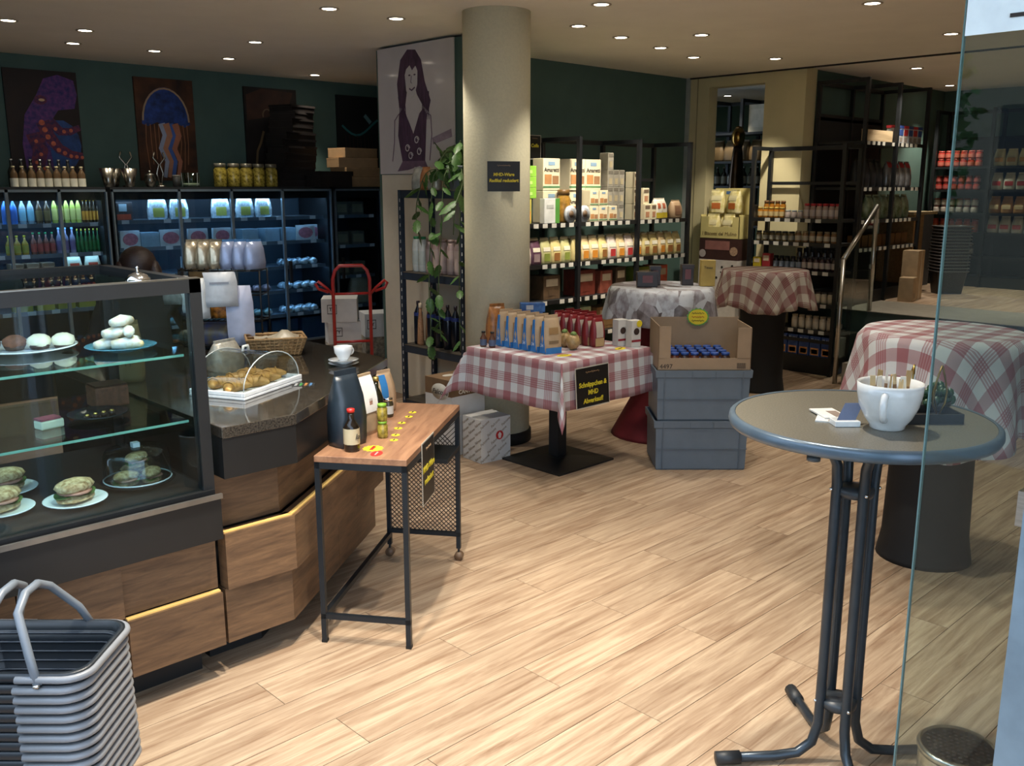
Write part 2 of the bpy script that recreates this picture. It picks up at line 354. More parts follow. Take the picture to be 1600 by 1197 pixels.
t, w, h = picture('dark_crab_picture', 'dark canvas picture with a teal arc above brown cartons', 5.92, 6.52, 1.80, 2.72, mat('picture_black2', '#0e1112', .6, var=.4, scale=4))
flat(t, 'arc', strip([(-.24+.06*i, .6-.1*sin(i*.5)) for i in range(9)], .012), Y, C('#2f6b6e')); flat(t, 'glint', strip([(.06, .72), (.14, .64)], .022), Y-.0014, C('#5f8589'))
for i in range(8): flat(t, 'bristle', strip([(-.2+.05*i, .5), (-.19+.05*i, .3)], .004), Y-.0014, C('#3a1d1c'))

# ---------------- wall coolers ----------------
COOLIN = mat('cooler_inside', '#27333d', .5, var=.05); SHELFG = mat('cooler_shelf', '#7f8d97', .35, .4); LED = mat('cool_led', '#bfe0ff', .5, emit=16); TAGW = mat('price_tag', '#c9ced0', .6)
ADDED_GLOW = mat('added_shelf_glow', '#9fd0ff', .5, emit=11)
CPANE = glass('cooler_pane', '#e6f2fa', 1.3)
def cooler(name, label, x0, x1, shelves, doors, handles, led=True, depth=.62):
    t = thing(name, label, 'refrigerator', (x0, 8.2, 0)); W = x1-x0
    b = MB(); b.box(0, W, .05, depth, 0, .2); b.box(0, W, .05, depth, 1.68, 1.74); b.box(0, .04, .05, depth, .2, 1.68); b.box(W-.04, W, .05, depth, .2, 1.68)
    b.box(.04, W-.04, .05, .095, 1.63, 1.68); b.build('cabinet', BLACK, t)
    MB().box(.04, W-.04, depth-.03, depth-.01, .2, 1.68).build('back_panel', COOLIN, t)
    for z in shelves:
        s = MB().box(.045, W-.045, .12, depth-.03, z-.018, z).build('shelf', SHELFG, t)
        MB().box(.045, W-.045, .112, .12, z-.03, z+.004).build('price_rail', mat('price_rail', '#5d6a74', .4), s)
        k = int(W/.19)
        for i in range(k):
            if (i*7+int(z*100)) % 4: MB().box(.1+i*.19, .165+i*.19, .108, .112, z-.028, z+.004).build('price_tag', TAGW, s)
    MB().box(.06, W-.06, .10, .14, 1.655, 1.68).build('light_strip', LED if led else BLACKM, t)
    if led:
        for z in shelves[1:]: MB().box(.06, W-.06, .124, .138, z-.03, z-.0185).build('light_strip', ADDED_GLOW, t)  # added glowing strips, hidden behind the price rails, to brighten goods below
    for a, c in doors:
        d = MB().box(a-x0+.004, c-x0-.004, .028, .034, .22, 1.70).build('door', CPANE, t)
        f = MB(); w = .012
        f.box(a-x0, a-x0+w, .015, .045, .2, 1.72); f.box(c-x0-w, c-x0, .015, .045, .2, 1.72); f.box(a-x0, c-x0, .015, .045, 1.70, 1.72); f.box(a-x0, c-x0, .015, .045, .2, .22)
        f.build('door_frame', mat('cooler_door_frame', '#6d7d88', .35, .5), d)
    for hx in handles: MB().box(hx-x0-.012, hx-x0+.012, -.012, .015, .80, 1.02).build('handle', BLACKM, t)
    return t
cooler('drinks_cooler', 'black wall cooler full of juice and lemonade bottles, two glass doors', 1.95, 3.13, (.72, .97, 1.19, 1.44), ((1.95, 2.34), (2.34, 2.74), (2.74, 3.13)), (2.71, 2.77))
cooler('deli_cooler', 'long black wall cooler with packed cheese and sausage, four glass doors', 3.17, 5.38, (.48, .72, .96, 1.21, 1.45), ((3.17, 3.77), (3.77, 4.28), (4.28, 4.82), (4.82, 5.38)), (3.73, 3.81, 4.86))
cooler('narrow_cooler', 'narrow unlit black upright cooler beside the deli cooler', 5.42, 6.0, (.5, .82, 1.14, 1.45), ((5.42, 6.0),), (5.48,), led=False)

# ---------------- packed goods prototypes ----------------
def bottle(name, label, cat, h, r, glassm, capm, labm=None, neck=.35, shoulder=.55, lz=(.12, .5), group=None):
    t = thing(name, label, cat, (0, 0, 0), 0, group)
    MB().lathe([(r*.9, 0), (r, .012), (r, h*shoulder), (r*.75, h*(shoulder+.1)), (r*neck, h*(shoulder+.2)), (r*neck*.9, h*.93)], 12).build('body', glassm, t)
    MB().lathe([(r*neck*1.15, h*.92), (r*neck*1.15, h)], 10).build('cap', capm, t)
    if labm: MB().lathe([(r*1.015, h*lz[0]), (r*1.015, h*lz[1])], 12, cap=False).build('wrap_label', labm, t)
    return t
def jar(name, label, h, r, fill, lid, labm=None, group=None, cat='jar'):
    t = thing(name, label, cat, (0, 0, 0), 0, group)
    MB().lathe([(r*.9, 0), (r, .01), (r, h*.72), (r*.8, h*.82), (r*.8, h*.86)], 12).build('body', fill, t)
    MB().lathe([(r*.88, h*.84), (r*.88, h*.99), (r*.8, h)], 12).build('lid', lid, t)
    if labm: MB().lathe([(r*1.015, h*.18), (r*1.015, h*.6)], 12, cap=False).build('wrap_label', labm, t)
    return t
def bag(name, label, w, d, h, m, group=None, topm=None, cat='bag', win=None, lab=None, pinch=.12):
    """standing pouch: square bottom closing to a flat welded top"""
    t = thing(name, label, cat, (0, 0, 0), 0, group)
    def ring(sw, sd, z, y=0):
        a, c = w/2*sw, d/2*sd; return [(-a, -c+y, z), (-a*.4, -c*1.12+y, z), (a*.4, -c*1.12+y, z), (a, -c+y, z), (a*1.06, y, z), (a, c+y, z), (0, c*1.1+y, z), (-a, c+y, z), (-a*1.06, y, z)]
    MB().loft([ring(.94, .9, 0), ring(1, 1.0, h*.08), ring(1.02, 1.02, h*.4), ring(.95, .8, h*.65), ring(.86, .35, h*.86), ring(.84, pinch, h*.93)], True).build('body', m, t)
    MB().box(-w*.42, w*.42, -d*.06, d*.06, h*.925, h).build('seal', topm or m, t)
    if lab:
        for (x0, x1, z0, z1, c) in lab:
            # follow the front of the pouch
            def fr(z):
                f = z/h; k = 1.0 if f < .4 else 1.02-.22*(f-.4)/.25 if f < .65 else .8-.45*(f-.65)/.21 if f < .86 else .35-.23*(f-.86)/.07
                return -d/2*1.12*k-.003
            MB().grid(lambda u, v: (w*(x0+(x1-x0)*u), fr(h*(z0+(z1-z0)*v)), h*(z0+(z1-z0)*v)), 2, 8).build('print', c, t)
    return t
def pack(name, label, w, d, h, m, cat='box', group=None, prints=(), lid=None):
    """carton with printed fields on its front (-Y) and right side"""
    t = thing(name, label, cat, (0, 0, 0), 0, group)
    MB().box(-w/2, w/2, -d/2, d/2, 0, h).build('carton', m, t, bevel=.003)
    for (x0, x1, z0, z1, c) in prints:
        MB().box(w*(x0-.5), w*(x1-.5), -d/2-.0018, -d/2-.0002, h*z0, h*z1).build('print', c, t)
    if lid: MB().box(-w/2-.003, w/2+.003, -d/2-.003, d/2+.003, h*.86, h+.003).build('lid', lid, t)
    return t
def rowpos(x0, dx, n, y, z, rz=0, jy=.006): return [(x0+dx*i, y+random.uniform(-jy, jy), z, rz+random.uniform(-.08, .08)) for i in range(n)]

# drinks in the first cooler
YC, BW = 8.37, .036
def drinks(n, x0, z, label, group, h, gm, cm, lm, dx=.062, r=.027, **k):
    p = bottle('drink_bottle', label, 'bottle', h, r, gm, cm, lm, **k); return spread(p, rowpos(x0, dx, n, YC, z)[::-1], group, ref='the divider')
drinks(2, 2.36, 1.44, 'blue water bottle on the top cooler shelf', 'blue water bottles', .24, C('#3a6fb5', .2), C('#7fb2e0'), C('#2d5a9c'))
drinks(2, 2.49, 1.44, 'clear bottle with pale blue label on the top cooler shelf', 'clear water bottles', .235, C('#8aa0a6', .2), C('#c9d4d8'), C('#7fb8c9'))
drinks(2, 2.615, 1.44, 'dark brown iced tea bottle on the top cooler shelf', 'brown tea bottles', .22, C('#4a3a28', .2), C('#3a3a2a'), C('#6b5a33'))
drinks(5, 2.74, 1.44, 'pale yellow lemonade bottle with yellow cap in the cooler', 'pale lemonade bottles', .245, C('#b9c45a', .2), C('#d9cf3a'), C('#d6d67a'), dx=.048, r=.022)
# (the cooler's narrow dividing frame stands at x = 2.74)
drinks(5, 2.975, 1.44, 'dark bottle with orange label on the top cooler shelf', 'orange label bottles', .20, C('#3a3020', .2), C('#c9a020'), C('#c98a2a'), dx=.03, r=.0145)
drinks(3, 2.36, 1.19, 'short yellow juice bottle with yellow cap in the cooler', 'yellow juice bottles', .16, C('#b9973a', .2), C('#d9c92a'), C('#b5b04a'))
drinks(4, 2.55, 1.19, 'green capped juice bottle with red label in the cooler', 'red label juice bottles', .18, C('#8a5a4a', .2), C('#2f9a5a'), C('#b5564a'), dx=.05, r=.023)
drinks(3, 2.755, 1.19, 'tall clear bottle with purple label in the cooler', 'purple label bottles', .215, C('#9a94a8', .2), C('#8fc0d9'), C('#7a6a8f'), dx=.054, r=.024)
drinks(6, 2.905, 1.19, 'slim green mineral water bottle in the cooler', 'green bottles', .20, C('#2f6a3a', .15), C('#c9b93a'), C('#2a7a3a'), dx=.034, r=.0155)
p = pack('snack_box', 'small brown snack carton low in the drinks cooler', .1, .12, .15, C('#7a6248'), prints=((.1, .9, .3, .8, C('#a8977a')),)); spread(p, rowpos(2.40, .12, 3, YC+.03, .97), 'snack cartons in the cooler')
p = bag('pasta_bag', 'white and yellow filled pasta bag low in the drinks cooler', .13, .06, .19, C('#c9c2a0'), lab=((-.4, .4, .06, .3, YEL), (-.3, .3, .4, .7, C('#b5452a')))); spread(p, rowpos(2.85, .16, 2, YC, .97), 'pasta bags in the cooler')
p = pack('yellow_carton', 'flat yellow carton on the lowest visible shelf of the drinks cooler', .14, .12, .1, C('#a89a3a')); spread(p, rowpos(2.42, .17, 4, YC+.03, .72), 'yellow cartons in the cooler')
# deli packs
FOIL = mat('silver_foil', '#cfe0e6', .22, .55, var=.3, scale=40, bump=.4)
lab_green = (-.3, .3, .12, .5, C('#9aa04a')); lab_pink = (-.42, .42, .2, .75, C('#b58a94'))
p = bag('cheese_bag', 'silver bag with yellow-green print on the top deli shelf', .17, .05, .21, FOIL, lab=(lab_green,))
spread(p, [(3.62, YC, 1.45, 0), (3.82, YC, 1.45, .1), (4.24, YC+.02, 1.45, -.1), (4.48, YC, 1.45, 0), (4.68, YC, 1.45, .1)], 'silver bags on the top deli shelf', ref='the drinks cooler')
p = pack('sausage_box', 'dark carton with red print at the end of the top deli shelf', .17, .1, .16, C('#3a3434'), prints=((.1, .9, .05, .35, C('#a8452a')), (.3, .7, .5, .9, C('#9ab0b8')))); spread(p, [(3.3, YC+.02, 1.45, 0)])
def meat_tray(label, group, spots, c='#b5707a'):
    t = thing('meat_pack', label, 'food pack', (0, 0, 0), 0, group)
    b = MB(); b.vprism([(-.1, 0), (.1, 0), (.095, .15), (-.095, .15)], -.03, .0); b.build('tray', C('#c9cdc9', .3), t)
    MB().vprism(disc(0, .075, .075, 14, .055), -.034, -.0305).build('slices', mat('meat_'+c[1:], c, .5, var=.3, scale=30), t)
    spread(t, spots, group, ref='the drinks cooler')
meat_tray('vacuum pack of pink sliced sausage leaning on a deli shelf', 'sliced sausage packs', [(3.34, YC, 1.21, .2), (3.72, YC, 1.21, -.1), (3.98, YC, 1.21, 0), (4.22, YC, 1.21, .1), (5.14, YC, 1.21, -.25), (5.28, YC+.1, 1.21, .1)])
meat_tray('vacuum pack of dark red salami lying upright on a deli shelf', 'salami packs', [(3.42, YC, .96, .1), (3.9, YC, .96, 0), (4.12, YC, .96, .1), (4.36, YC, .96, -.1)], '#8a3a3c')
p = pack('white_deli_box', 'plain pale blue carton on the second deli shelf', .17, .14, .13, C('#8fa4ac')); spread(p, [(3.53, YC+.05, 1.21, 0), (4.52, YC+.05, 1.21, 0), (4.76, YC+.06, 1.21, .1), (4.96, YC+.08, 1.21, 0)], 'pale cartons on the second deli shelf', ref='the drinks cooler')
random.seed(11)
def foil_lump(label, group, spots, m):
    t = thing('wrapped_cheese', label, 'food pack', (0, 0, 0), 0, group)
    MB().blob((0, 0, .035), (.055, .045, .036), 9, 5, jit=.18).build('wrap', m, t)
    MB().box(-.02, .02, -.046, -.043, .02, .045).build('sticker', TAGW, t)
    spread(t, spots, group)
foil_lump('small silvery wrapped cheese heaped on a lower deli shelf', 'wrapped cheeses', [(4.9+.1*(i % 4)+random.uniform(-.01, .01), 8.36+.09*(i//4), z, random.uniform(0, 3)) for z in (.72, .48, .96) for i in range(8)], FOIL)
foil_lump('small reddish wrapped salami heaped on a lower deli shelf', 'wrapped salamis', [(3.35+.11*i, 8.37, .72, random.uniform(0, 3)) for i in range(13)], mat('pink_foil', '#a8949a', .3, .3, var=.3, scale=40))
foil_lump('small green wrapped cheese on the lowest deli shelf', 'green wrapped cheeses', [(3.35+.11*i, 8.37, .48, random.uniform(0, 3)) for i in range(13)], mat('green_foil', '#7f9a94', .3, .3, var=.3, scale=40))
p = pack('plastic_tub', 'dark blue plastic tub standing in the cooler bottom', .3, .3, .22, C('#2f4a66', .4)); spread(p, [(4.5, 8.5, .2, 0), (4.85, 8.5, .2, 0), (5.2, 8.5, .2, 0)], 'blue tubs in the cooler bottom')
p = pack('narrow_cooler_pack', 'dim packed goods carton in the narrow cooler', .16, .14, .14, C('#6a6a5c'), prints=((.1, .9, .2, .8, C('#8f8a72')),)); spread(p, [(5.58+.2*(i % 2), 8.42, z, 0) for z in (1.14, 1.45, .82) for i in range(2)], 'cartons in the narrow cooler')
p = bag('paper_sack', 'tall pale paper sack in the narrow cooler', .26, .14, .6, C('#b5ab8f')); spread(p, [(5.84, 8.45, .5, 0)]); p.scale = (.9, .8, .52)

# ---------------- on top of the coolers ----------------
ZT = 1.74
LIQ = C('#5a4630', .15)
p = bottle('oil_bottle', 'small white-labelled oil bottle on the drinks cooler', 'bottle', .17, .031, LIQ, C('#c9b98a', .3), C('#c9c4ae'), neck=.4, shoulder=.62, lz=(.02, .42)); spread(p, rowpos(2.47, .067, 9, 8.42, ZT)[::-1], 'oil bottles on the drinks cooler', ref='the silver beakers')
p = bottle('back_oil_bottle', 'taller dark bottle behind the white-labelled bottles on the cooler', 'bottle', .23, .033, C('#2c2a24', .15), CHROME, neck=.4); spread(p, rowpos(2.50, .075, 7, 8.56, ZT), 'tall dark bottles on the drinks cooler')
SILV = mat('silver_metal', '#a39d90', .25, 1, var=.2)
p = thing('metal_beaker', 'flared silver metal beaker on top of the deli cooler', 'beaker', (0, 0, 0), 0, 'silver beakers')
MB().lathe([(.032, 0), (.036, .01), (.07, .16), (.066, .16), (.03, .015)], 14).build('cup', SILV, p); spread(p, [(3.22, 8.40, ZT, 0), (3.32, 8.53, ZT, 0), (3.40, 8.38, ZT, 0)], 'silver beakers')
for (x, y, k) in ((3.45, 8.56, 1), (3.73, 8.5, -1)):
    t = thing('curved_tongs', 'tall curved silver tongs stand beside the beakers' if k > 0 else 'bent silver tongs leaning beside the round silver pot', 'tongs', (x, y, ZT))
    for s in (-1, 1): MB().tube([(.0, 0, 0), (.03*s, 0, .12), (.005*s, 0, .2), (.055*s, 0, .26), (.04*s, 0, .31)], .009, 7).build('arm', SILV, t)
    MB().lathe([(.045, 0), (.045, .012), (.01, .02)], 12).build('foot', SILV, t)
t = thing('silver_pot', 'small round silver pot with knob on top of the deli cooler', 'pot', (3.60, 8.42, ZT))
MB().lathe([(.03, 0), (.04, .02), (.055, .06), (.045, .1), (.05, .105), (.02, .125)], 14).build('bowl', SILV, t); MB().blob((0, 0, .135), (.012, .012, .012)).build('knob', SILV, t)
t = thing('ice_bucket', 'clear ribbed glass bucket with white bottom on top of the cooler', 'bucket', (4.0, 8.45, ZT))
MB().lathe([(.075, .0), (.085, .13), (.08, .13), (.07, .01)], 18).build('glass', JARG, t); MB().lathe([(.068, .011), (.07, .035)], 16).build('filling', C('#b9b4a8'), t)
for i in range(6): MB().bar((.08*cos(i), .08*sin(i), .01), (.087*cos(i), .087*sin(i), .13), .004).build('rib', C('#8f9694', .2), t)
t = thing('dark_tin', 'small dark tin beside the glass bucket', 'tin', (3.86, 8.45, ZT)); MB().lathe([(.035, 0), (.035, .1), (.03, .104)], 14).build('can', C('#3a3a36', .4), t); MB().lathe([(.036, .092), (.036, .105), (.03, .108)], 14).build('lid', C('#57544a', .4), t)
OLIVE = mat('pickled_olives', '#7a6a24', .25, var=.6, scale=45, var2='#a89640')
p = jar('pickle_jar', 'big jar of yellow-green pickles on the cooler', .22, .062, OLIVE, C('#8f8a78', .3, .6)); spread(p, rowpos(4.28, .135, 5, 8.42, ZT), 'pickle jars on the cooler', ref='the glass bucket')
random.seed(5)
for i in range(12):
    m = mat('black_lid_box', '#1d1715', .5, var=.2); w = .42 if i < 8 else .36
    o = MB().box(-w/2, w/2, -.14, .14, 0, .066).box(-w/2-.006, w/2+.006, -.146, .146, .046, .0665).build('black_gift_box', m, None, (5.12+.012*i*(1 if i < 6 else .6), 8.6, ZT+i*.067), random.uniform(-.12, .12)+.04*i)
    tag(o, 'flat black gift box, %s from the bottom of the tall stack on the cooler' % ORD[i], 'box', 'stacked black gift boxes')
o = MB().box(-.19, .19, -.13, .13, 0, .15).box(-.2, .2, -.14, .14, .11, .155).build('low_black_box', mat('black_lid_box', '#1d1715'), None, (5.42, 8.31, ZT)); tag(o, 'single dark lidded box in front of the black stack', 'box')
random.seed(2)
for i, (w, dx, a) in enumerate(((.42, .02, -.02), (.45, 0, .05), (.46, -.04, -.12), (.44, -.03, .1))):
    t = thing('brown_carton', 'flat brown cardboard carton, %s from the bottom of its stack on the cooler' % ORD[i], 'box', (5.88+dx, 8.5, ZT+i*.1), a, 'brown cartons on the cooler')
    MB().box(-w/2, w/2, -.14, .14, 0, .099).build('carton', KRAFT, t, bevel=.003); MB().box(-w/2-.001, w/2+.001, -.141, .141, .085, .0995).build('lid', mat('kraft_lid', '#b08c62', .75), t)
# ---------------- pastry display case ----------------
WALN = wood('walnut_panel', '#4a3627', '#75593f', 2.6, (2, 2, 16), .45, .12, .04); GOLD = mat('led_gold_strip', '#c9a560', .5, emit=.25)
CASEB = mat('case_black', '#121314', .45)
cs = thing('pastry_case', 'black framed glass pastry display case with glass shelves above walnut panels', 'display case', (0, 0, 0))
MB().box(.32, 1.405, 2.99, 3.75, .1, .545).build('base_cabinet', BLACKM, cs)
MB().box(.32, 1.40, 2.9, 3.78, .545, .70).build('fascia', CASEB, cs)
MB().box(.32, 1.402, 2.888, 2.9, .695, .712).build('edge_trim', mat('brushed_edge', '#8a8680', .3, .8), cs)
MB().box(.32, 1.39, 2.92, 3.76, .70, .722).build('deck', CASEB, cs)
fr = MB(); fr.box(1.355, 1.395, 2.93, 2.97, .72, 1.45); fr.box(1.355, 1.395, 3.7, 3.74, .72, 1.45)
fr.box(.32, 1.395, 2.93, 2.975, 1.405, 1.45); fr.box(.32, 1.395, 3.7, 3.74, 1.405, 1.45); fr.box(1.355, 1.395, 2.97, 3.7, 1.405, 1.45)
fr.box(.32, .36, 2.93, 2.97, .72, 1.45); fr.box(.32, .36, 3.7, 3.74, .72, 1.45); fr.box(.32, .36, 2.97, 3.7, 1.405, 1.45); fr.build('frame', BLACK, cs)
MB().box(.32, 1.395, 2.932, 2.96, 1.45, 1.454).build('top_trim', STEEL, cs)
MB().box(.32, 1.36, 2.975, 3.7, 1.425, 1.433).build('top_glass', CGLASS, cs)
MB().box(.32, 1.355, 2.94, 2.946, .722, 1.405).build('front_glass', CGLASS, cs)
for xg in (1.382, .327): MB().box(xg, xg+.006, 2.97, 3.7, .722, 1.405).build('side_glass', CGLASS, cs)
GE = glass('shelf_glass', '#f0f7f5', 1.5)
for z in (.955, 1.185):
    s = MB().box(.365, 1.35, 3.0, 3.66, z, z+.008).build('glass_shelf', GE, cs); MB().box(.365, 1.35, 2.998, 3.0, z, z+.008).build('green_edge', mat('glass_edge_green', '#6fa595', .2), s)
ld = MB().box(.34, 1.34, 2.976, 2.986, 1.406, 1.424).build('light_strip', mat('case_led', '#d6eaff', .5, emit=26), cs)
def wpanel(parent, x0, x1, y, z0, z1, strip=None, dep=.05):
    p = MB().box(x0+.002, x1-.002, y, y+dep, z0+.002, z1-.002).build('panel', WALN, parent)
    if strip: MB().box(x0+.004, x1-.004, y+.012, y+.03, z1-.002, z1+.004).build('gold_strip', GOLD, p)
for (a, b, y) in ((.32, .74, 2.945), (.74, 1.06, 2.945), (1.06, 1.40, 2.965)): wpanel(cs, a, b, y, .34, .535, True)
for (a, b, y) in ((.32, .74, 2.975), (.74, 1.06, 2.965), (1.06, 1.40, 2.93)): wpanel(cs, a, b, y, .13, .335, y < 2.95)
MB().box(.32, 1.36, 3.06, 3.7, 0, .1).build('plinth', BLACKM, cs)

# ---------------- bar counter ----------------
GRAN = mat('polished_granite', '#2a2826', .07, var=.6, scale=160, var2='#4a443c', coat=.5)
ct = thing('bar_counter', 'black granite counter with cut corner, stepped walnut panels and gold light strips', 'counter', (0, 0, 0))
A, B, D = Vector((1.42, 2.9)), Vector((1.71, 2.9)), Vector((2.62, 3.575))
MB().prism([A, B, D, (2.62, 4.6), (1.42, 4.6)], .90, .94).build('top', GRAN, ct, bevel=.003)
ch = (D-B).normalized(); nn = Vector((ch.y, -ch.x))
def inset(p, o, first): return p
def slab(d, z0, z1, name, m):
    """counter outline set back by d"""
    k = d*math.tan(math.acos(ch.x)/2)
    pts = [(1.42, 2.9+d), (1.71-k, 2.9+d), tuple(D-nn*d), (2.6, 4.55), (1.42, 4.55)]
    return MB().prism(pts, z0, z1).build(name, m, ct)
slab(.004, .755, .90, 'fascia', CASEB); slab(.13, .1, .755, 'core', BLACKM); slab(.22, 0, .1, 'plinth', BLACKM)
def cpanels(d, z0, z1, cuts, strip):
    k = d*math.tan(math.acos(ch.x)/2); P = Vector((1.42, 2.9+d)); Q = Vector((1.71-k, 2.9+d))
    p = MB().box(P.x, Q.x, P.y, P.y+.06, z0, z1).build('panel', WALN, ct)
    if strip: MB().box(P.x+.004, Q.x-.004, P.y+.012, P.y+.03, z1, z1+.005).build('gold_strip', GOLD, p)
    Lc = (D-B).length; ang = math.atan2(ch.y, ch.x)
    for a, b in cuts:
        o = MB().box(a*Lc+.002, b*Lc-.002, 0, .06, z0, z1).build('panel', WALN, ct, (Q.x, Q.y, 0), ang)
        if strip: MB().box(a*Lc+.006, b*Lc-.006, .012, .03, z1, z1+.005).build('gold_strip', GOLD, o)
cpanels(.10, .55, .75, ((0, .5), (.5, .97)), False); cpanels(.03, .335, .545, ((0, .62), (.62, .97)), True); cpanels(.055, .12, .33, ((0, .45), (.45, .9)), False)

# ---------------- pastries in the case ----------------
def plate(label, loc, r, m=WHITE, name='plate'):
    t = thing(name, label, 'plate', loc); MB().lathe([(r*.5, 0), (r*.55, .003), (r*.98, .016), (r, .019), (r*.97, .02), (r*.6, .008), (.001, .007)], 28, cap=False).build('dish', m, t); return t
Z1, Z2, Z0 = 1.1932, .9632, .7222
plate('large white plate of muffins on the upper glass shelf', (.985, 3.43, Z1), .165)
plate('teal plate with sugared pastries on the upper glass shelf', (1.228, 3.22, Z1), .118, C('#4a7f8f', .2))
SUGAR = mat('icing_sugar', '#e8e6e0', .7, var=.15, scale=40, bump=.4, var2='#c9ae84'); CHOC = mat('chocolate_crumb', '#6b3f2a', .7, var=.35, scale=60, bump=.3); CREAMT = mat('cream_topping', '#e6dcc0', .6, var=.1, scale=30, bump=.3)
for i, (x, y, c) in enumerate(((.88, 3.47, CHOC), (.95, 3.43, CHOC), (1.02, 3.40, CREAMT), (1.09, 3.37, CREAMT))):
    t = thing('muffin', 'chocolate dusted muffin on the large white plate' if c is CHOC else 'cream topped muffin on the large white plate', 'muffin', (x, y, Z1+.008), 0, 'chocolate muffins' if c is CHOC else 'cream muffins')
    MB().lathe([(.028, 0), (.036, .016)], 12).build('base', C('#3a241a'), t); MB().blob((0, 0, .026), (.04, .04, .026), 12, 6, jit=.06).build('top', c, t)
for i, (x, y, z, a) in enumerate(((1.185, 3.23, .008, .3), (1.23, 3.18, .008, -.5), (1.27, 3.22, .008, .9), (1.21, 3.21, .046, .2), (1.25, 3.20, .046, 1.2), (1.23, 3.205, .084, .5))):
    t = thing('sugared_roll', 'filled pastry roll dusted with icing sugar, piled on the teal plate', 'pastry', (x, y, Z1+z), a, 'sugared pastry rolls')
    MB().tube([(-.046, 0, .018), (0, 0, .021), (.046, 0, .018)], [.014, .021, .014], 9).build('roll', SUGAR, t); MB().blob((.047, 0, .018), (.012, .013, .013), 8, 4).build('filling', C('#c9a878'), t)
t = thing('cake_slice', 'creamy cake piece with red topping on the lower glass shelf', 'cake', (.97, 3.22, Z2), .2)
MB().box(-.04, .04, -.025, .025, 0, .03).build('sponge', mat('cake_cream', '#cfd0b4', .6, var=.1, bump=.2), t, bevel=.006); MB().box(-.038, .03, -.023, .023, .03, .037).build('topping', mat('berry_topping', '#8f4a52', .5, var=.3, scale=60), t)
pt = plate('dark glass plate with gold pralines on the lower glass shelf', (1.14, 3.25, Z2), .1, C('#20262c', .1))
for i in range(4):
    t = thing('praline', 'small dark praline with gold foil on the dark plate', 'praline', (1.09+.03*i, 3.21+.006*i, Z2+.008), 0, 'gold pralines'); MB().lathe([(.01, 0), (.012, .012)], 8).build('cup', C('#3a241a'), t); MB().blob((0, 0, .014), (.009, .009, .007), 8, 4).build('gold_top', mat('gold_foil', '#d9b060', .25, 1), t)
t = thing('chocolate_cake', 'dark square chocolate cake on the lower glass shelf', 'cake', (1.24, 3.42, Z2)); MB().box(-.06, .06, -.05, .05, 0, .075).build('sponge', CHOC, t, bevel=.006); MB().box(-.056, .056, -.046, .046, .075, .082).build('icing', C('#3a2016', .3), t)
BREADG = mat('seeded_bread', '#b0824f', .8, var=.35, scale=70, bump=.5, var2='#e2c496'); SALAD = mat('salad_green', '#4f6b34', .6, var=.4, scale=60); HAM = mat('ham_pink', '#b07a68', .5, var=.2)
def sandwich(label, loc, rz, group, k=1.0):
    t = thing('sandwich', label, 'sandwich', loc, rz, group)
    MB().blob((0, 0, .012*k), (.052*k, .036*k, .012*k), 12, 5, jit=.05).build('bottom_bread', BREADG, t)
    MB().grid(lambda u, v: (.054*k*cos(6.283*u)*v, .038*k*sin(6.283*u)*v, .023*k+.004*sin(21*u)*v), 24, 2).build('salad', SALAD, t)
    MB().lathe([(.036*k, .025*k), (.042*k, .028*k), (.036*k, .032*k)], 14).build('ham', HAM, t)
    MB().blob((0, 0, .042*k), (.053*k, .037*k, .019*k), 12, 6, jit=.05).build('top_bread', BREADG, t)
for x, y, r in ((.99, 3.10, .1), (.785, 3.17, .1), (.86, 3.38, .1)):
    plate('white plate with a sandwich at the front of the case', (x, y, Z0), r, WHITE, 'sandwich_plate')['group'] = 'sandwich plates'
    sandwich('seeded bread sandwich with salad on a small white plate', (x, y, Z0+.008), .3, 'sandwiches on white plates', 1.3)
t = plate('shallow glass plate under the cake dome', (1.225, 3.165, Z0), .125, GE, 'glass_plate')
for x, y, z, a in ((1.175, 3.14, .008, .2), (1.26, 3.13, .008, 1.0), (1.235, 3.215, .008, -.3), (1.225, 3.165, .062, .6)): sandwich('seeded sandwich stacked under the clear cake dome', (x, y, Z0+z), a, 'sandwiches under the dome', .9)
t = thing('cake_dome', 'clear plastic cake dome with a square knob over sandwiches', 'cake dome', (1.225, 3.165, Z0+.0205))
MB().lathe([(.112, 0), (.11, .09), (.1, .108), (.02, .114), (.001, .114)], 28, cap=False).build('cover', DOME, t); MB().tube([(.112*cos(q), .112*sin(q), .003) for q in [2*pi*k/28 for k in range(28)]], .003, 6, closed=True).build('rim', C('#a8b4b8', .15), t); MB().box(-.012, .012, -.012, .012, .115, .132).build('knob', C('#b9c4c9', .2), t)
# ---------------- on top of the case ----------------
t = thing('service_bell', 'chrome service bell on top of the pastry case', 'bell', (1.215, 2.995, 1.4332))
MB().lathe([(.045, 0), (.045, .008), (.04, .01)], 20).build('foot', BLACKM, t); MB().lathe([(.04, .012), (.038, .025), (.028, .038), (.01, .045), (.004, .046)], 20).build('dome', CHROME, t); MB().lathe([(.004, .045), (.004, .058), (.007, .06), (.001, .064)], 10).build('button', CHROME, t)
for i in range(4):
    t = thing('wrapped_sweet', 'pale blue foil wrapped sweet beside the service bell', 'sweet', (1.275+.025*i, 2.992+.012*(i % 2), 1.4332), .4*i, 'foil sweets'); MB().blob((0, 0, .008), (.013, .009, .008), 8, 4, jit=.2).build('wrap', FOIL, t)

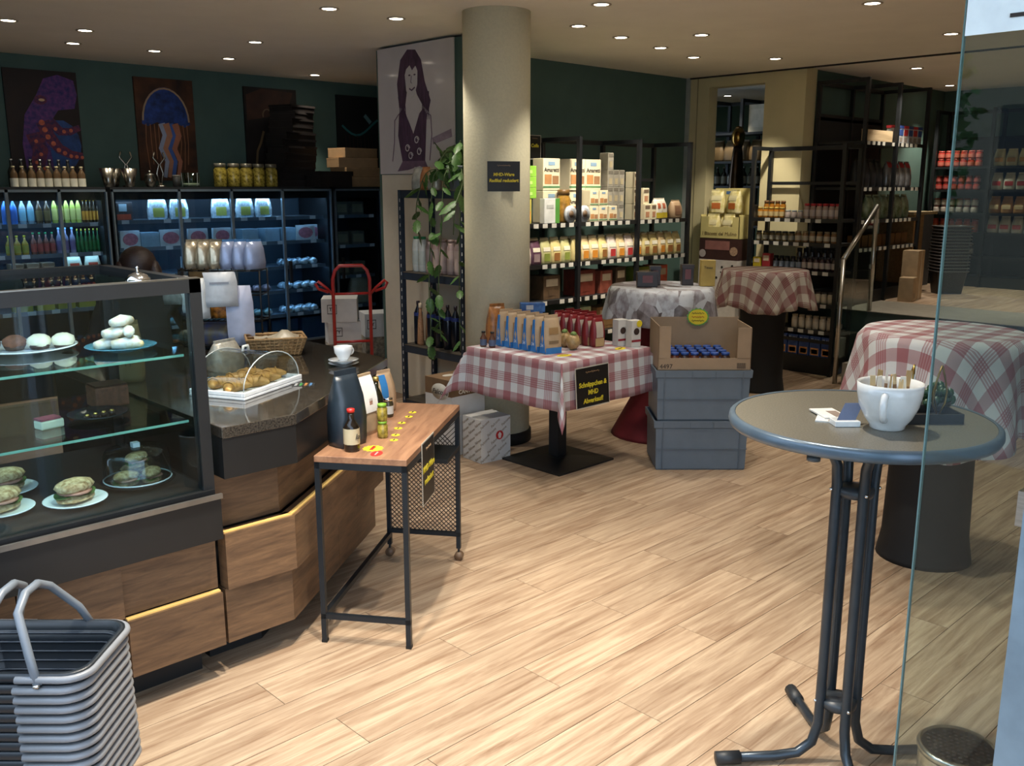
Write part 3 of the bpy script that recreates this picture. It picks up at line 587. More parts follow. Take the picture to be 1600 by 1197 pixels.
# ---------------- goods on the counter ----------------
ZC = .9402
t = thing('croissant_tray', 'white tray of croissants and bread on the granite counter', 'tray', (1.80, 3.42, ZC), .45)
MB().box(-.2, .2, -.13, .13, 0, .012).box(-.2, .2, -.13, -.12, .012, .03).box(-.2, .2, .12, .13, .012, .03).box(-.2, -.19, -.12, .12, .012, .03).box(.19, .2, -.12, .12, .012, .03).build('tray', mat('white_tray', '#d9dde0', .35), t, bevel=.003)
CRUST = mat('golden_crust', '#b5803c', .5, var=.35, scale=30, bump=.2, var2='#d6a860')
for i, (dx, dy, a) in enumerate(((-.13, -.05, .3), (-.04, -.06, -.2), (.05, -.06, .2), (.13, -.04, .4), (-.09, .05, .1), (0, .04, -.3), (.1, .05, .2))):
    c = Vector((1.80+dx*cos(.45)-dy*sin(.45), 3.42+dx*sin(.45)+dy*cos(.45)))
    o = thing('croissant', 'golden croissant on the white tray under the clear cover', 'croissant', (c.x, c.y, ZC+.0125), a, 'croissants on the tray')
    MB().tube([(.055*cos(q), .05*sin(q)-.02, .022) for q in [pi*k/8 for k in range(9)]], [.006, .014, .02, .024, .026, .024, .02, .014, .006], 9).build('body', CRUST, o)
    for q in (.9, 1.57, 2.2): MB().tube([(.055*cos(q)+.026*cos(w)*cos(q), .05*sin(q)-.02+.026*cos(w)*sin(q), .022+.026*sin(w)) for w in [0, .8, 1.57, 2.3, 3.14]], .003, 5).build('ridge', CRUST, o)
t = thing('bread_cover', 'clear plastic dome cover over the croissant tray', 'food cover', (1.80, 3.42, ZC+.0305), .45)
MB().grid(lambda u, v: ((.19)*cos(pi*u), -.12+.24*v, .125*sin(pi*u)), 14, 2).build('dome', DOME, t)
for yy in (-.12, .12): MB().grid(lambda u, v: (.19*cos(pi*u)*v, yy, .125*sin(pi*u)*v), 14, 1).build('end', DOME, t)
for yy in (-.12, .12): MB().tube([(.19*cos(pi*k/14), yy, .125*sin(pi*k/14)+.002) for k in range(15)], .0025, 5).build('edge', C('#b4bcbc', .15), t)
MB().tube([(-.02, 0, .126), (-.015, 0, .145), (.015, 0, .145), (.02, 0, .126)], .006, 6).build('handle', C('#b9bdb9', .3), t)
t = bag('bread_bag', 'clear crumpled plastic bread bag behind the croissant tray', .14, .08, .16, mat('cloudy_film', '#b9b4a6', .25, .1, var=.3, scale=30, bump=.4)); t.location = (1.86, 3.72, ZC); t.rotation_euler[2] = .3
t = thing('wicker_basket', 'rectangular woven wicker basket lined with paper on the counter', 'basket', (2.30, 4.06, ZC+.003), -.45)
WICK = mat('wicker', '#a58256', .7, var=.3, scale=60, bump=.4)
for k in range(6):
    f = k/5; a, b2 = .11+.03*f, .075+.02*f
    MB().tube([(-a, -b2, .006+.075*f), (a, -b2, .006+.075*f), (a, b2, .006+.075*f), (-a, b2, .006+.075*f)], .008, 6, closed=True).build('weave', WICK, t)
b = MB()
for i in range(12):
    for s in (-1, 1): b.bar((-.1+.0182*i, s*.077, 0), (-.127+.023*i, s*.098, .082), .006)
for i in range(8):
    for s in (-1, 1): b.bar((s*.112, -.065+.0185*i, 0), (s*.143, -.085+.0243*i, .082), .006)
b.build('stakes', WICK, t); MB().box(-.105, .105, -.07, .07, .0, .008).build('bottom', WICK, t)
MB().grid(lambda u, v: (-.1+.22*u, -.07+.15*v, .06+.035*sin(7*u)*sin(5*v+1)+.02*v), 8, 6).build('paper_lining', mat('lining_film', '#b5aa94', .35, var=.2), t)
t = thing('counter_sticker', 'small black board sticker with coloured chalk words on the granite counter', 'sticker', (2.0, 3.32, ZC), .9)
MB().box(-.03, .03, -.045, .045, 0, .001).build('board', BLACKM, t)
for i, c in enumerate(('#c9c9c9', '#4fa05a', '#c98a4a', '#5a86b5')): MB().tube([(-.024+.006*k, .03-.02*i+.005*(-1)**k, .002) for k in range(9)], .0016, 4).build('chalk_word', C(c), t)
# cup on saucers at the counter end
t = thing('coffee_cup', 'white coffee cup standing on saucers at the counter end', 'cup', (2.36, 3.56, ZC+.0305)); MB().lathe([(.022, 0), (.025, .005), (.04, .03), (.043, .06), (.04, .06), (.036, .03), (.001, .008)], 20, cap=False).build('bowl', WHITE, t); MB().tube([(.038+.018*sin(q), .0, .034+.016*cos(q)) for q in [pi*k/8 for k in range(9)]], .004, 6).build('handle', WHITE, t)
for i in range(2):
    t = thing('saucer', 'white saucer under the coffee cup at the counter end', 'saucer', (2.36, 3.56, ZC+.015*i), 0, 'stacked saucers'); MB().lathe([(.035, 0), (.04, .004), (.068, .0145), (.07, .015), (.04, .008), (.001, .008)], 24, cap=False).build('dish', WHITE, t)
    MB().lathe([(.02, .0085), (.02, .0149), (.016, .015)], 16).build('well', WHITE, t)

# ---------------- wire rack with hung packs, on the counter ----------------
WIRE = mat('black_wire', '#131313', .4, .5)
rk = thing('wire_rack', 'black wire display rack hung with white and silver packs on the counter', 'display rack', (2.20, 4.36, ZC), -.78)
b = MB()
for sx in (-.2, .2):
    for sy in (-.07, .07): b.tube([(sx, sy, .004), (sx, sy, .40)], .005, 6)
for z in (.02, .15, .28, .40):
    b.tube([(-.2, -.07, z), (.2, -.07, z), (.2, .07, z), (-.2, .07, z)], .004, 6, closed=True)
b.build('frame', WIRE, rk)
for z in (.02, .15):
    b = MB()
    for i in range(15): b.tube([(-.19+.027*i, -.07, z), (-.19+.027*i, .07, z)], .002, 4)
    b.build('wire_shelf', WIRE, rk)
for i in range(6): MB().tube([(-.17+.065*i, -.07, .40), (-.17+.065*i, -.15, .405), (-.17+.065*i, -.16, .42)], .0025, 5).build('hook', WIRE, rk)
LINEN = mat('white_pack_film', '#c9cacb', .4, var=.12, scale=20, bump=.25); SPACK = mat('champagne_foil', '#b0a48c', .25, .6, var=.25, scale=30, bump=.4); LILAC = mat('lilac_film', '#8f9ab5', .3, .2, var=.15, scale=20)
def rotp(x, y): return (2.20+x*cos(-.78)-y*sin(-.78), 4.36+x*sin(-.78)+y*cos(-.78))
for i in range(6):
    t = thing('upright_pouch', 'champagne foil pouch standing on top of the wire rack' if i < 3 else 'lilac striped pouch standing on top of the wire rack', 'pouch', (*rotp(-.14+.06*i, .0), ZC+.404), -.78+.9, 'champagne pouches' if i < 3 else 'lilac pouches')
    MB().loft([[(x*w, y*d, z) for x, y in ((-1, -1), (1, -1), (1, 1), (-1, 1))] for w, d, z in ((.05, .016, 0), (.055, .018, .03), (.05, .012, .1), (.042, .003, .135))]).build('body', SPACK if i < 3 else LILAC, t)
    MB().box(-.042, .042, -.003, .003, .134, .146).build('seal', C('#4a7aa8') if i >= 3 else SPACK, t)
def hung(label, x, z, w, h, m, tilt, dy=-.115, flap=True):
    t = thing('hung_pack', label, 'pack', (*rotp(x, dy), ZC+z), -.78+tilt)
    MB().loft([[(xx*w/2+sh, y*d, zz) for xx, y in ((-1, -1), (1, -1), (1, 1), (-1, 1))] for d, zz, sh in ((.003, -h, .06*h), (.012, -h*.8, .04*h), (.012, -h*.3, .01), (.003, 0, 0))]).build('body', m, t)
    if flap: MB().box(-w*.3, w*.3, -.016, -.0135, -h*.34, -h*.28).build('flap', C('#8f9096'), t)
hung('white zipped pouch hanging in front of the wire rack', .02, .40, .15, .17, LINEN, .35, -.14)
hung('long white paper leaf hanging below the zipped pouch', .09, .33, .13, .30, mat('pale_lilac_paper', '#b4b7c9', .5), .2, -.095, False)
hung('white pack with dark edge hanging aslant from the rack', -.08, .37, .07, .2, PAPER, .5, -.14, False)
hung('grey mottled pack hanging at the end of the rack', -.2, .38, .13, .14, mat('mottled_pack', '#a39e94', .4, var=.35, scale=35), .1, -.13, False)
hung('small white tag hanging beside the mottled pack', -.15, .30, .04, .1, PAPER, .1, -.14, False)
t = thing('tall_card_box', 'upright brown card box standing in the wire rack', 'box', (*rotp(-.13, .02), ZC+.155), -.78); MB().box(-.04, .04, -.03, .03, 0, .32).build('card', mat('brown_card', '#6b5026', .7, var=.1), t); MB().box(-.041, .041, -.031, .031, 0, .16).build('sleeve', mat('brown_card2', '#7f6436', .7), t)
t = bag('sweets_bag', 'purple and orange sweets bag standing in the wire rack', .09, .05, .2, mat('sweets_print', '#8a4a2a', .4, var=.9, scale=35, var2='#d98a2a'), lab=((-.3, .3, .6, .85, C('#4a2a6a')), (-.3, .3, .3, .5, C('#d9762a')))); t.location = (*rotp(-.03, .02), ZC+.155); t.rotation_euler[2] = -.6
t = bag('yellow_bag', 'yellow and blue sweets bag in the lower wire shelf', .2, .08, .115, mat('yellow_mix', '#8f7a1a', .4, var=.6, scale=20, var2='#2a3a6a')); t.location = (*rotp(-.06, 0), ZC+.025); t.rotation_euler[2] = -.78
t = bag('paper_bag', 'kraft paper bag with stamp standing behind the pastry case', .1, .07, .26, mat('kraft_paper', '#9a8358', .8, var=.1)); t.location = (1.52, 3.9, ZC); t.rotation_euler[2] = -.6
text('TT', .03, t, INK, (0, -.045, .08), FY)
for i in range(2):
    t = thing('paper_stack', 'flat stack of pale papers' + (' on the counter beside the wire rack' if i else ' in the lower wire shelf'), 'papers', (*(rotp(.13, 0) if not i else (2.45, 4.4)), ZC+(.0225 if not i else 0)), -.78); MB().box(-.055 if not i else -.08, .055 if not i else .08, -.06, .06, 0, .02).build('sheets', C('#a8a39c'), t); MB().box(-.05, .05, -.055, .055, .02, .0235).build('top_sheet', PAPER, t)

# ---------------- person bending behind the case ----------------
def skinmesh(name, pts, edges, radii, m, parent=None, sub=2):
    me = bpy.data.meshes.new(name); me.from_pydata(pts, edges, []); o = bpy.data.objects.new(name, me); COL.objects.link(o); o.parent = parent
    sk = o.modifiers.new('skin', 'SKIN'); sk.use_smooth_shade = True
    for i, r in enumerate(radii):
        d = me.skin_vertices[0].data[i]; d.radius = r if isinstance(r, tuple) else (r, r); d.use_root = (i == 0)
    ss = o.modifiers.new('sub', 'SUBSURF'); ss.levels = sub; ss.render_levels = sub
    me.materials.append(m); return o
SKIN = mat('skin', '#a87658', .5, var=.06)
pr = thing('person', 'person with brown hair in dark clothes bending down behind the pastry case', 'person', (2.02, 4.98, 0), 2.7)
P = [(0, .12, .86), (0, .06, 1.02), (0, -.02, 1.14), (0, -.06, 1.20), (0, -.09, 1.24),
     (-.17, -.03, 1.13), (-.25, -.10, .95), (-.2, -.28, .88), (.17, -.03, 1.13), (.25, -.10, .95), (.2, -.28, .88),
     (-.1, .13, .82), (-.11, .06, .45), (-.11, .14, .08), (-.11, .02, .035), (.1, .13, .82), (.11, .06, .45), (.11, .14, .08), (.11, .02, .035)]
E_ = [(0, 1), (1, 2), (2, 3), (3, 4), (2, 5), (5, 6), (6, 7), (2, 8), (8, 9), (9, 10), (0, 11), (11, 12), (12, 13), (13, 14), (0, 15), (15, 16), (16, 17), (17, 18)]
skinmesh('body', P, E_, [(.16, .12), (.15, .11), (.16, .10), .06, .05, .06, .048, .036, .06, .048, .036, .09, .065, .045, .04, .09, .065, .045, .04], mat('dark_work_clothes', '#1e2024', .8, var=.15), pr)
for s in (-1, 1):
    hb = [(.2*s, -.27, .88), (.2*s, -.32, .87)]; hd = skinmesh('hand', hb, [(0, 1)], [(.034, .018), (.036, .016)], SKIN, pr)
    for k in range(4): skinmesh('finger', [(.2*s+(-.024+.016*k), -.33, .87), (.2*s+(-.026+.0175*k), -.365+.008*abs(k-1.3), .868), (.2*s+(-.026+.0175*k), -.385+.01*abs(k-1.3), .855)], [(0, 1), (1, 2)], [.009, .008, .007], SKIN, hd, 1)
    skinmesh('finger', [(.2*s-.03*s, -.29, .87), (.2*s-.052*s, -.315, .865), (.2*s-.055*s, -.34, .86)], [(0, 1), (1, 2)], [.01, .009, .008], SKIN, hd, 1)
hd = MB().blob((0, -.12, 1.31), (.076, .095, .105), 16, 10).build('head', SKIN, pr)
MB().blob((0, -.215, 1.285), (.012, .016, .018), 8, 5).build('nose', SKIN, hd)
for s in (-1, 1):
    MB().blob((.028*s, -.203, 1.312), (.012, .008, .008), 8, 5).build('eye', C('#d8d4cc', .2), hd); MB().blob((.077*s, -.11, 1.30), (.012, .02, .03), 8, 5).build('ear', SKIN, hd)
MB().blob((0, -.2, 1.25), (.024, .01, .006), 8, 4).build('mouth', C('#8a4a44'), hd)
HAIR = mat('brown_hair', '#2a1a14', .45, var=.4, scale=40, stretch=(1, 1, 8), bump=.3)
MB().blob((0, -.085, 1.335), (.098, .10, .098), 18, 10).build('hair', HAIR, pr); MB().blob((-.085, -.06, 1.26), (.04, .06, .1), 10, 6).blob((.085, -.06, 1.26), (.04, .06, .1), 10, 6).build('side_hair', HAIR, pr)

# ---------------- stack of shopping baskets ----------------
BPL = mat('black_basket_plastic', '#1c2126', .4); GPL = mat('grey_basket_band', '#7d7f82', .4); HPL = mat('basket_handle_grey', '#6a7178', .38)
def rrect(a, b, r, z, n=5):
    pts = []
    for cx, cy, q in ((a-r, b-r, 0), (-a+r, b-r, 1), (-a+r, -b+r, 2), (a-r, -b+r, 3)):
        for i in range(n+1): t_ = (q+i/n)*pi/2; pts.append((cx+r*cos(t_), cy+r*sin(t_), z))
    return pts
def rim_band(z, a, b, r, h, x0, side):
    """grey band round one end of the rim, from x0 to the end"""
    full = rrect(a, b, r, 0, 8); pts = [p for p in full if p[0]*side > x0]
    pts.sort(key=lambda p: math.atan2(p[1], (p[0]*side-x0)*1.0+1e-6))
    pts = [(x0*side, -b, 0)]+pts+[(x0*side, b, 0)]
    return MB().tube([(p[0], p[1], z) for p in pts], h, 8)
def basket(label, loc, rz, group, handles=False):
    t = thing('shopping_basket', label, 'shopping basket', loc, rz, group); a, b = .215, .15
    outer = [rrect(a-.05, b-.04, .05, 0), rrect(a-.012, b-.01, .055, .19), rrect(a, b, .06, .195), rrect(a, b, .06, .215), rrect(a-.012, b-.012, .055, .217), rrect(a-.016, b-.014, .055, .19), rrect(a-.054, b-.044, .05, .008)]
    MB().loft(outer).build('tub', BPL, t)
    for s in (1, -1): rim_band(.204, a+.003, b+.003, .06, .0095, .05, s).build('grey_band', GPL, t)
    if handles:
        for i in range(6):
            f = i/5; z = .06+.025*i
            MB().tube([p[:2]+(z,) for p in rrect(a-.056+.04*z/.19-.004, b-.046+.03*z/.19-.004, .05, 0, 4)], .0035, 5, closed=True).build('inner_weave', mat('weave_black', '#2a2f36', .35), t)
        for s in (-1, 1):
            x = s*.05
            MB().tube([(x+.055*s, -b-.006, .19), (x+.03*s, -b*.9, .26), (x*.7, -b*.55, .345), (x*.6, -b*.2, .375), (x*.6, b*.2, .375), (x*.7, b*.55, .345), (x+.03*s, b*.9, .26), (x+.055*s, b+.006, .19)], .011, 8).build('handle', HPL, t)
            for yy in (-1, 1): MB().lathe([(.009, 0), (.009, .006)], 8, (x+.055*s, yy*(b+.012), .19)).build('rivet', STEEL, t)
    return t
NB = 15; PIT = .0262
b0 = (.632, 2.47)
bt = basket('topmost black shopping basket with raised grey handles', (b0[0], b0[1], .0+PIT*(NB-1)+.0), radians(-44), 'entrance basket stack', True)
bb = basket('black shopping basket with grey rim band, nested in the stack by the counter', (b0[0], b0[1], 0), radians(-44), 'entrance basket stack')
for i in range(1, NB-1): dup(bb, (b0[0]-.0006*i, b0[1], PIT*i), label='nested black shopping basket with grey band, %s from the bottom of the entrance stack' % ORD[i])
# ---------------- side table with mesh end ----------------
TW = wood('side_table_wood', '#74523e', '#9c765a', 2.5, (2, 12, 12), .38, 0, .03); TM = mat('table_dark_steel', '#22282e', .4, .4)
ang = math.atan2(.52, .70); TO = Vector((1.79, 2.925))       # near left corner, x runs along the table
tb = thing('side_table', 'narrow table with wooden top, dark steel legs, mesh end panel and casters', 'table', (TO.x, TO.y, 0), ang)
Lt, Wt = .90, .36
MB().box(0, Lt, -Wt, 0, .735, .76).build('top', TW, tb, bevel=.002)
b = MB(); b.box(0, Lt, -.02, 0, .71, .735).box(0, Lt, -Wt, -Wt+.02, .71, .735).box(0, .02, -Wt, 0, .71, .735).box(Lt-.02, Lt, -Wt, 0, .71, .735); b.build('top_frame', TM, tb)
for x, y, z in ((0, -.02, 0), (0, -Wt, 0), (Lt-.02, -.02, .06), (Lt-.02, -Wt, .06)):
    lg = MB().box(x, x+.02, y, y+.02, z, .71).build('leg', TM, tb)
    if z:
        MB().tube([(x+.01-.016, y+.01, .021), (x+.01+.016, y+.01, .021)], .021, 14).build('caster', mat('caster_wood', '#6b5440', .5), lg); MB().box(x+.002, x+.018, y+.006, y+.014, .02, .062).build('fork', TM, lg)
    else: MB().box(x-.001, x+.021, y-.001, y+.021, 0, .012).build('foot_cap', BLACKM, lg)
MB().box(0, .02, -Wt, 0, .1, .12).build('stretcher', TM, tb); MB().box(Lt-.02, Lt, -Wt, 0, .12, .14).build('stretcher', TM, tb); MB().box(0, Lt, -.02, 0, .1, .12).build('stretcher', TM, tb)
MB().box(Lt-.25, Lt-.02, -Wt, -.0, .55, .57).build('rail_shelf', TM, tb)
b = MB(); y0, y1, z0, z1 = -Wt+.02, -.02, .14, .71; s = .022
for k in range(-26, 20):
    for sg in (1, -1):
        c = k*s; pts = []
        a0, a1 = (y0, z0+(c if sg > 0 else c)), (y1, z0+c+(y1-y0)*1.0)
        p, q = ((y0, z0+c), (y1, z0+c+(y1-y0))) if sg > 0 else ((y0, z0+c+(y1-y0)), (y1, z0+c))
        # clip to panel
        def clip(p, q):
            t0, t1 = 0, 1; dz = q[1]-p[1]
            for lim, up in ((z0, False), (z1, True)):
                t_ = (lim-p[1])/dz
                if (dz > 0) == up: t1 = min(t1, t_)
                else: t0 = max(t0, t_)
            return None if t0 >= t1 else [(p[0]+(q[0]-p[0])*w, p[1]+dz*w) for w in (t0, t1)]
        r = clip(p, q)
        if r: b.bar((Lt-.01, *r[0]), (Lt-.01, *r[1]), .0035)
b.build('mesh_panel', mat('mesh_metal', '#4a4440', .45, .5), tb)
def tpos(x, y, z=.76): return (TO.x+x*cos(ang)-y*sin(ang), TO.y+x*sin(ang)+y*cos(ang), z)
SIGNB = mat('sign_black', '#141312', .45, var=.05)
def sign(name, label, w, h, loc, rz, lines, size, tilt=0, frame=True, head=True):
    t = thing(name, label, 'sign', loc, rz); t.rotation_euler = (0, tilt, rz)
    MB().box(-w/2, w/2, -.002, 0, 0, h).build('sheet', mat('sign_edge', '#b5b0a4', .4) if frame else SIGNB, t); MB().box(-w/2+.006, w/2-.006, -.003, -.0015, .006, h-.006).build('board', SIGNB, t)
    if head: scribble(t, mat('gold_script', '#8a6f54', .5), -w*.2, w*.2, h*.86, -.004, h*.03, n=22, r=.0014)
    for i, s in enumerate(lines): text(s, size, t, mat('chalk_yellow', '#c9b92a', .6), (0, -.0042, h*(.56-.2*i)), FY, .1, 'lettering', bold=.001)
    return t
sign('table_sale_sign', 'black sale sheet with yellow writing hung on the side table edge', .19, .26, tpos(.30, -Wt-.002, .505), ang, ('MHD-Ware', 'reduziert'), .036)
# goods on the side table
DG = C('#1b1510', .12)
t = bottle('sauce_bottle', 'dark sauce bottle with red cap and cream label at the table corner', 'bottle', .165, .031, DG, C('#c2261f', .4), C('#b5a98a'), neck=.42, shoulder=.55, lz=(.18, .55)); t.location = tpos(.09, -.12); text('la', .03, t, INK, (.004, -.0325, .06), FY, .3)
t = bag('black_coffee_bag', 'tall matt black coffee bag on the side table', .125, .085, .30, mat('black_bag_film', '#202a33', .35, var=.2, scale=12, bump=.25)); t.location = tpos(.17, -.075); t.rotation_euler[2] = ang-.5
t = bag('labelled_bag', 'brown pasta bag with a long white paper label on the side table', .10, .065, .25, mat('tan_bag', '#a08a6e', .5, var=.2), lab=((-.42, .42, .38, .97, PAPER), (-.1, .1, .5, .6, C('#b5642a')))); t.location = tpos(.34, -.09); t.rotation_euler[2] = ang-.35
t = jar('green_lid_jar', 'small jar with two green lids beside the black bag', .07, .021, OLIVE, C('#6f9a2f', .4)); t.location = tpos(.29, -.18)
t2 = dup(t, (t.location.x, t.location.y, .8305)); t2['label'] = 'second small green lidded jar stacked on the first'; t['label'] = 'lower small green lidded jar on the side table'
t = bottle('olive_oil_bottle', 'dark olive oil bottle with gold cap on the side table', 'bottle', .21, .029, C('#1f1e12', .1), mat('gold_cap', '#b09a5a', .35, .8), neck=.38, shoulder=.58); t.location = tpos(.47, -.10)
t = jar('capers_jar', 'small jar with silver lid and pale label near the table end', .085, .024, C('#3a3424', .2), CHROME, C('#b5b4b0')); t.location = tpos(.63, -.10)
t = bag('blue_snack_bag', 'blue and beige snack bag standing at the far table end', .09, .06, .19, mat('beige_film', '#b59a7c', .4, var=.12), lab=((-.5, -.05, .05, .9, C('#2f78b8')),)); t.location = tpos(.72, -.055); t.rotation_euler[2] = ang-.5
for i, (x, y, r) in enumerate(((.13, -.19, .042), (.26, -.235, .017), (.335, -.22, .018), (.44, -.20, .018), (.53, -.19, .018), (.64, -.19, .018), (.72, -.185, .018))):
    t = thing('star_sticker', 'large yellow price star at the near table end' if i == 0 else 'small yellow price star lying on the side table', 'price tag', tpos(x, y), ang, 'yellow price stars' if i else None)
    MB().prism([(r*(1 if k % 2 else .82)*cos(pi*k/12), r*(1 if k % 2 else .82)*sin(pi*k/12)) for k in range(24)], 0, .0012).build('star', YEL, t); MB().tube([(-r*.6+r*.12*k, r*.16*(-1)**k, .0016) for k in range(11)], r*.05, 4).build('lettering', RED if i == 0 else INK, t)
t = thing('red_price_tag', 'red oval price tag beside the large yellow star', 'price tag', tpos(.065, -.225), ang); MB().prism([(.035*cos(q), .022*sin(q)) for q in [pi*k/10 for k in range(20)]], 0, .0012).build('card', RED, t); MB().tube([(-.02+.004*k, .003*(-1)**k, .0016) for k in range(11)], .001, 4).build('lettering', C('#e6d0c9'), t)

# ---------------- cartons by the column ----------------
t = thing('white_print_box', 'small white carton with brown diagonal print and red emblem on the floor', 'box', (3.965, 4.345, 0), radians(-6))
WB = mat('white_carton', '#c6c4bf', .7, var=.05); MB().box(-.12, .12, -.1, .1, 0, .29).build('carton', WB, t, bevel=.002)
BRP = mat('brown_print', '#8a7c6a', .7)
for i in range(5):
    for j in range(3):
        x, z = -.09+.085*j-(i % 2)*.03, .03+.056*i
        if abs(x) < .1: text('Falcone', .026, t, BRP, (x, -.1012, z), (pi/2, -.6, 0), .2)
        y = .07-.07*j
        text('Falcone', .026, t, BRP, (-.1212, y, z), (pi/2, -.6, -pi/2), .2)
MB().vprism(disc(.03, .17, .03, 20), -.1025, -.1008).build('emblem', RED, t); MB().vprism([(.03, .192), (.044, .176), (.038, .15), (.022, .15), (.016, .176)], -.1035, -.1024).build('emblem_hand', C('#d8c8c0'), t)
t = thing('plain_carton', 'plain white carton under the brown and white pastry carton', 'box', (3.95, 4.64, 0), .03); MB().box(-.15, .15, -.13, .13, 0, .27).build('carton', WB, t, bevel=.002); MB().box(-.15, .15, -.012, .012, .27, .2708).build('tape', C('#b5a98a'), t)
t = thing('pastry_carton', 'brown and white pastry carton with an oval name badge, on a white carton', 'box', (3.95, 4.64, .2712), .03)
MB().box(-.15, .15, -.13, .13, 0, .13).build('lower_carton', WB, t); MB().box(-.1505, .1505, -.1305, .1305, .13, .24).build('brown_lid', mat('brown_carton', '#6d5439', .7), t)
for X, rot, loc in ((-.1, None, None),):
    e = MB().loft([[(-.1512-k*.0012, -.02+.085*cos(q), .155+.055*sin(q)) for q in [2*pi*i/24 for i in range(24)]] for k in (0, 1)]).build('badge', C('#b9b5aa'), t); text('Falcone', .05, t, INK, (-.1532, -.02, .152), FX, .25)
text('CANTUCCI', .038, t, C('#d6cfc0'), (.01, -.1318, .155), FY, 0, bold=.001); MB().prism([(.05*cos(q)-.03, .03*sin(q)+.03) for q in [pi*k/8 for k in range(16)]], .2402, .2412).build('top_badge', C('#b9b5aa'), t)

# ---------------- boltless rack with bottles and trailing plant ----------------
RKM = mat('rack_blue_steel', '#2c3644', .45, .3); HOLE = mat('rack_slot', '#c9c9c4', .6)
rk2 = thing('boltless_rack', 'dark blue slotted steel rack with three shelves against the pale panel', 'shelf rack', (4.4, 5.06, 0))
for x in (0, .3):
    for y in (0, .72):
        p = MB().box(x, x+.035, y, y+.035, 0, 1.72).build('post', RKM, rk2)
        for z in range(26): MB().box(x-.0008, x, y+.009, y+.016, .08+.062*z, .105+.062*z).build('slot', HOLE, p)
for z in (.03, .47, 1.04, 1.66):
    s = MB().box(0.005, .33, .005, .75, z, z+.055).build('shelf', RKM, rk2)
    MB().box(.002, .333, .002, .753, z+.055, z+.06).build('shelf_board', mat('rack_board', '#4a4238', .7), s)
def on_rack(y, x=.1, z=1.10): return (4.4+x, 5.06+y, z)
p = bottle('milk_bottle', 'white bottle with green cap on the rack shelf', 'bottle', .27, .036, C('#b9bdb9', .35), C('#1f7a4a', .4), C('#a8b0ac'), neck=.6, shoulder=.78, lz=(.2, .6)); spread(p, [on_rack(.66), on_rack(.585)], 'green capped bottles')
p = bottle('pink_bottle', 'tall translucent pinkish bottle on the rack shelf', 'bottle', .26, .034, C('#a8908a', .3), C('#8f7a74', .4), C('#b5a098'), neck=.7, shoulder=.75, lz=(.1, .7)); spread(p, [on_rack(.50), on_rack(.42), on_rack(.34), on_rack(.25), on_rack(.17)], 'pinkish bottles on the rack')
p = bottle('pump_bottle', 'dark bottle with blue shoulder and pointed pump top on the lower rack shelf', 'bottle', .34, .034, C('#161a24', .2), C('#2a1f2c', .4), mat('blue_band', '#1f2f6a', .4), neck=.35, shoulder=.68, lz=(.66, .74)); spread(p, [on_rack(.66, z=.53), on_rack(.50, z=.53), on_rack(.40, z=.53), on_rack(.30, z=.53), on_rack(.21, z=.53), on_rack(.12, z=.53)], 'dark pump bottles')
for i in range(2):
    t = thing('wooden_bottle', 'slim pale brown wooden bottle between the dark pump bottles', 'bottle', on_rack(.595-.0*i, .07+.08*i, .53), 0, 'wooden bottles'); MB().lathe([(.026, 0), (.028, .02), (.02, .2), (.012, .26), (.012, .29)], 12).build('body', wood('beech', '#8a6040', '#b08560'), t); MB().lathe([(.015, .29), (.013, .33)], 10).build('stopper', C('#c9b9a0'), t)
for i, (y, c) in enumerate(((.62, '#b5b5aa'), (.52, '#c98a5a'), (.43, '#c9c0a8'))):
    t = bag('rack_top_bag', ('silver white', 'orange print', 'cream coloured')[i]+' snack bag on top of the plant rack', .09, .06, .17, mat('rackbag%d' % i, c, .35, .2, var=.3, scale=25)); t.location = on_rack(y, .1, 1.72); t.rotation_euler[2] = -1.4
LEAF = mat('vine_leaf', '#38592c', .45, var=.3, scale=20, var2='#557d3c'); STEM = mat('vine_stem', '#4a5a34', .6)
t = thing('potted_vine', 'trailing green vine in a pale grey pot on top of the rack', 'potted plant', on_rack(.18, .12, 1.7205))
MB().lathe([(.06, 0), (.085, .16), (.09, .16), (.09, .172), (.08, .172), (.075, .15), (.05, .02)], 20).build('pot', mat('grey_pot', '#8f9496', .5), t); MB().lathe([(.001, .15), (.076, .15)], 16, cap=False).build('soil', C('#33261c', .9), t)
random.seed(21)
lv = [(0, 0), (.22, .16), (.30, .34), (.24, .4), (.33, .5), (.26, .62), (.28, .7), (.14, .84), (0, 1)]
me = MB(); outl = lv+[(-x, y) for x, y in lv[-2:0:-1]]
me._add([(0, .45, .06)]+[(x, y, -.05*abs(x)*3-.12*(y-.45)**2) for x, y in outl], [(0, i+1, (i+1) % len(outl)+1) for i in range(len(outl))], 0, True)
leaf0 = None
def leaf(p, yaw, pitch, s):
    global leaf0
    if leaf0 is None: leaf0 = me.build('leaf', LEAF, t); o = leaf0
    else: o = leaf0.copy(); COL.objects.link(o)
    o.parent = t; o.location = p; o.rotation_euler = (pitch, random.uniform(-.5, .5), yaw); o.scale = (s*.8, s, s)
def vine(pts, nl, size):
    P = [Vector(p) for p in pts]; sm = []
    for i in range(len(P)-1):
        for k in range(4):
            u = k/4; p0 = P[max(0, i-1)]; p1 = P[i]; p2 = P[i+1]; p3 = P[min(len(P)-1, i+2)]
            sm.append(.5*((2*p1)+(p2-p0)*u+(2*p0-5*p1+4*p2-p3)*u*u+(3*p1-p0-3*p2+p3)*u**3))
    sm.append(P[-1]); MB().tube(sm, .004, 5).build('stem', STEM, t)
    for k in range(nl):
        q = sm[int((k+.5)/nl*(len(sm)-1))]; leaf(q, random.uniform(0, 6.28), random.uniform(-1.5, -.4), size*random.uniform(.7, 1.2))
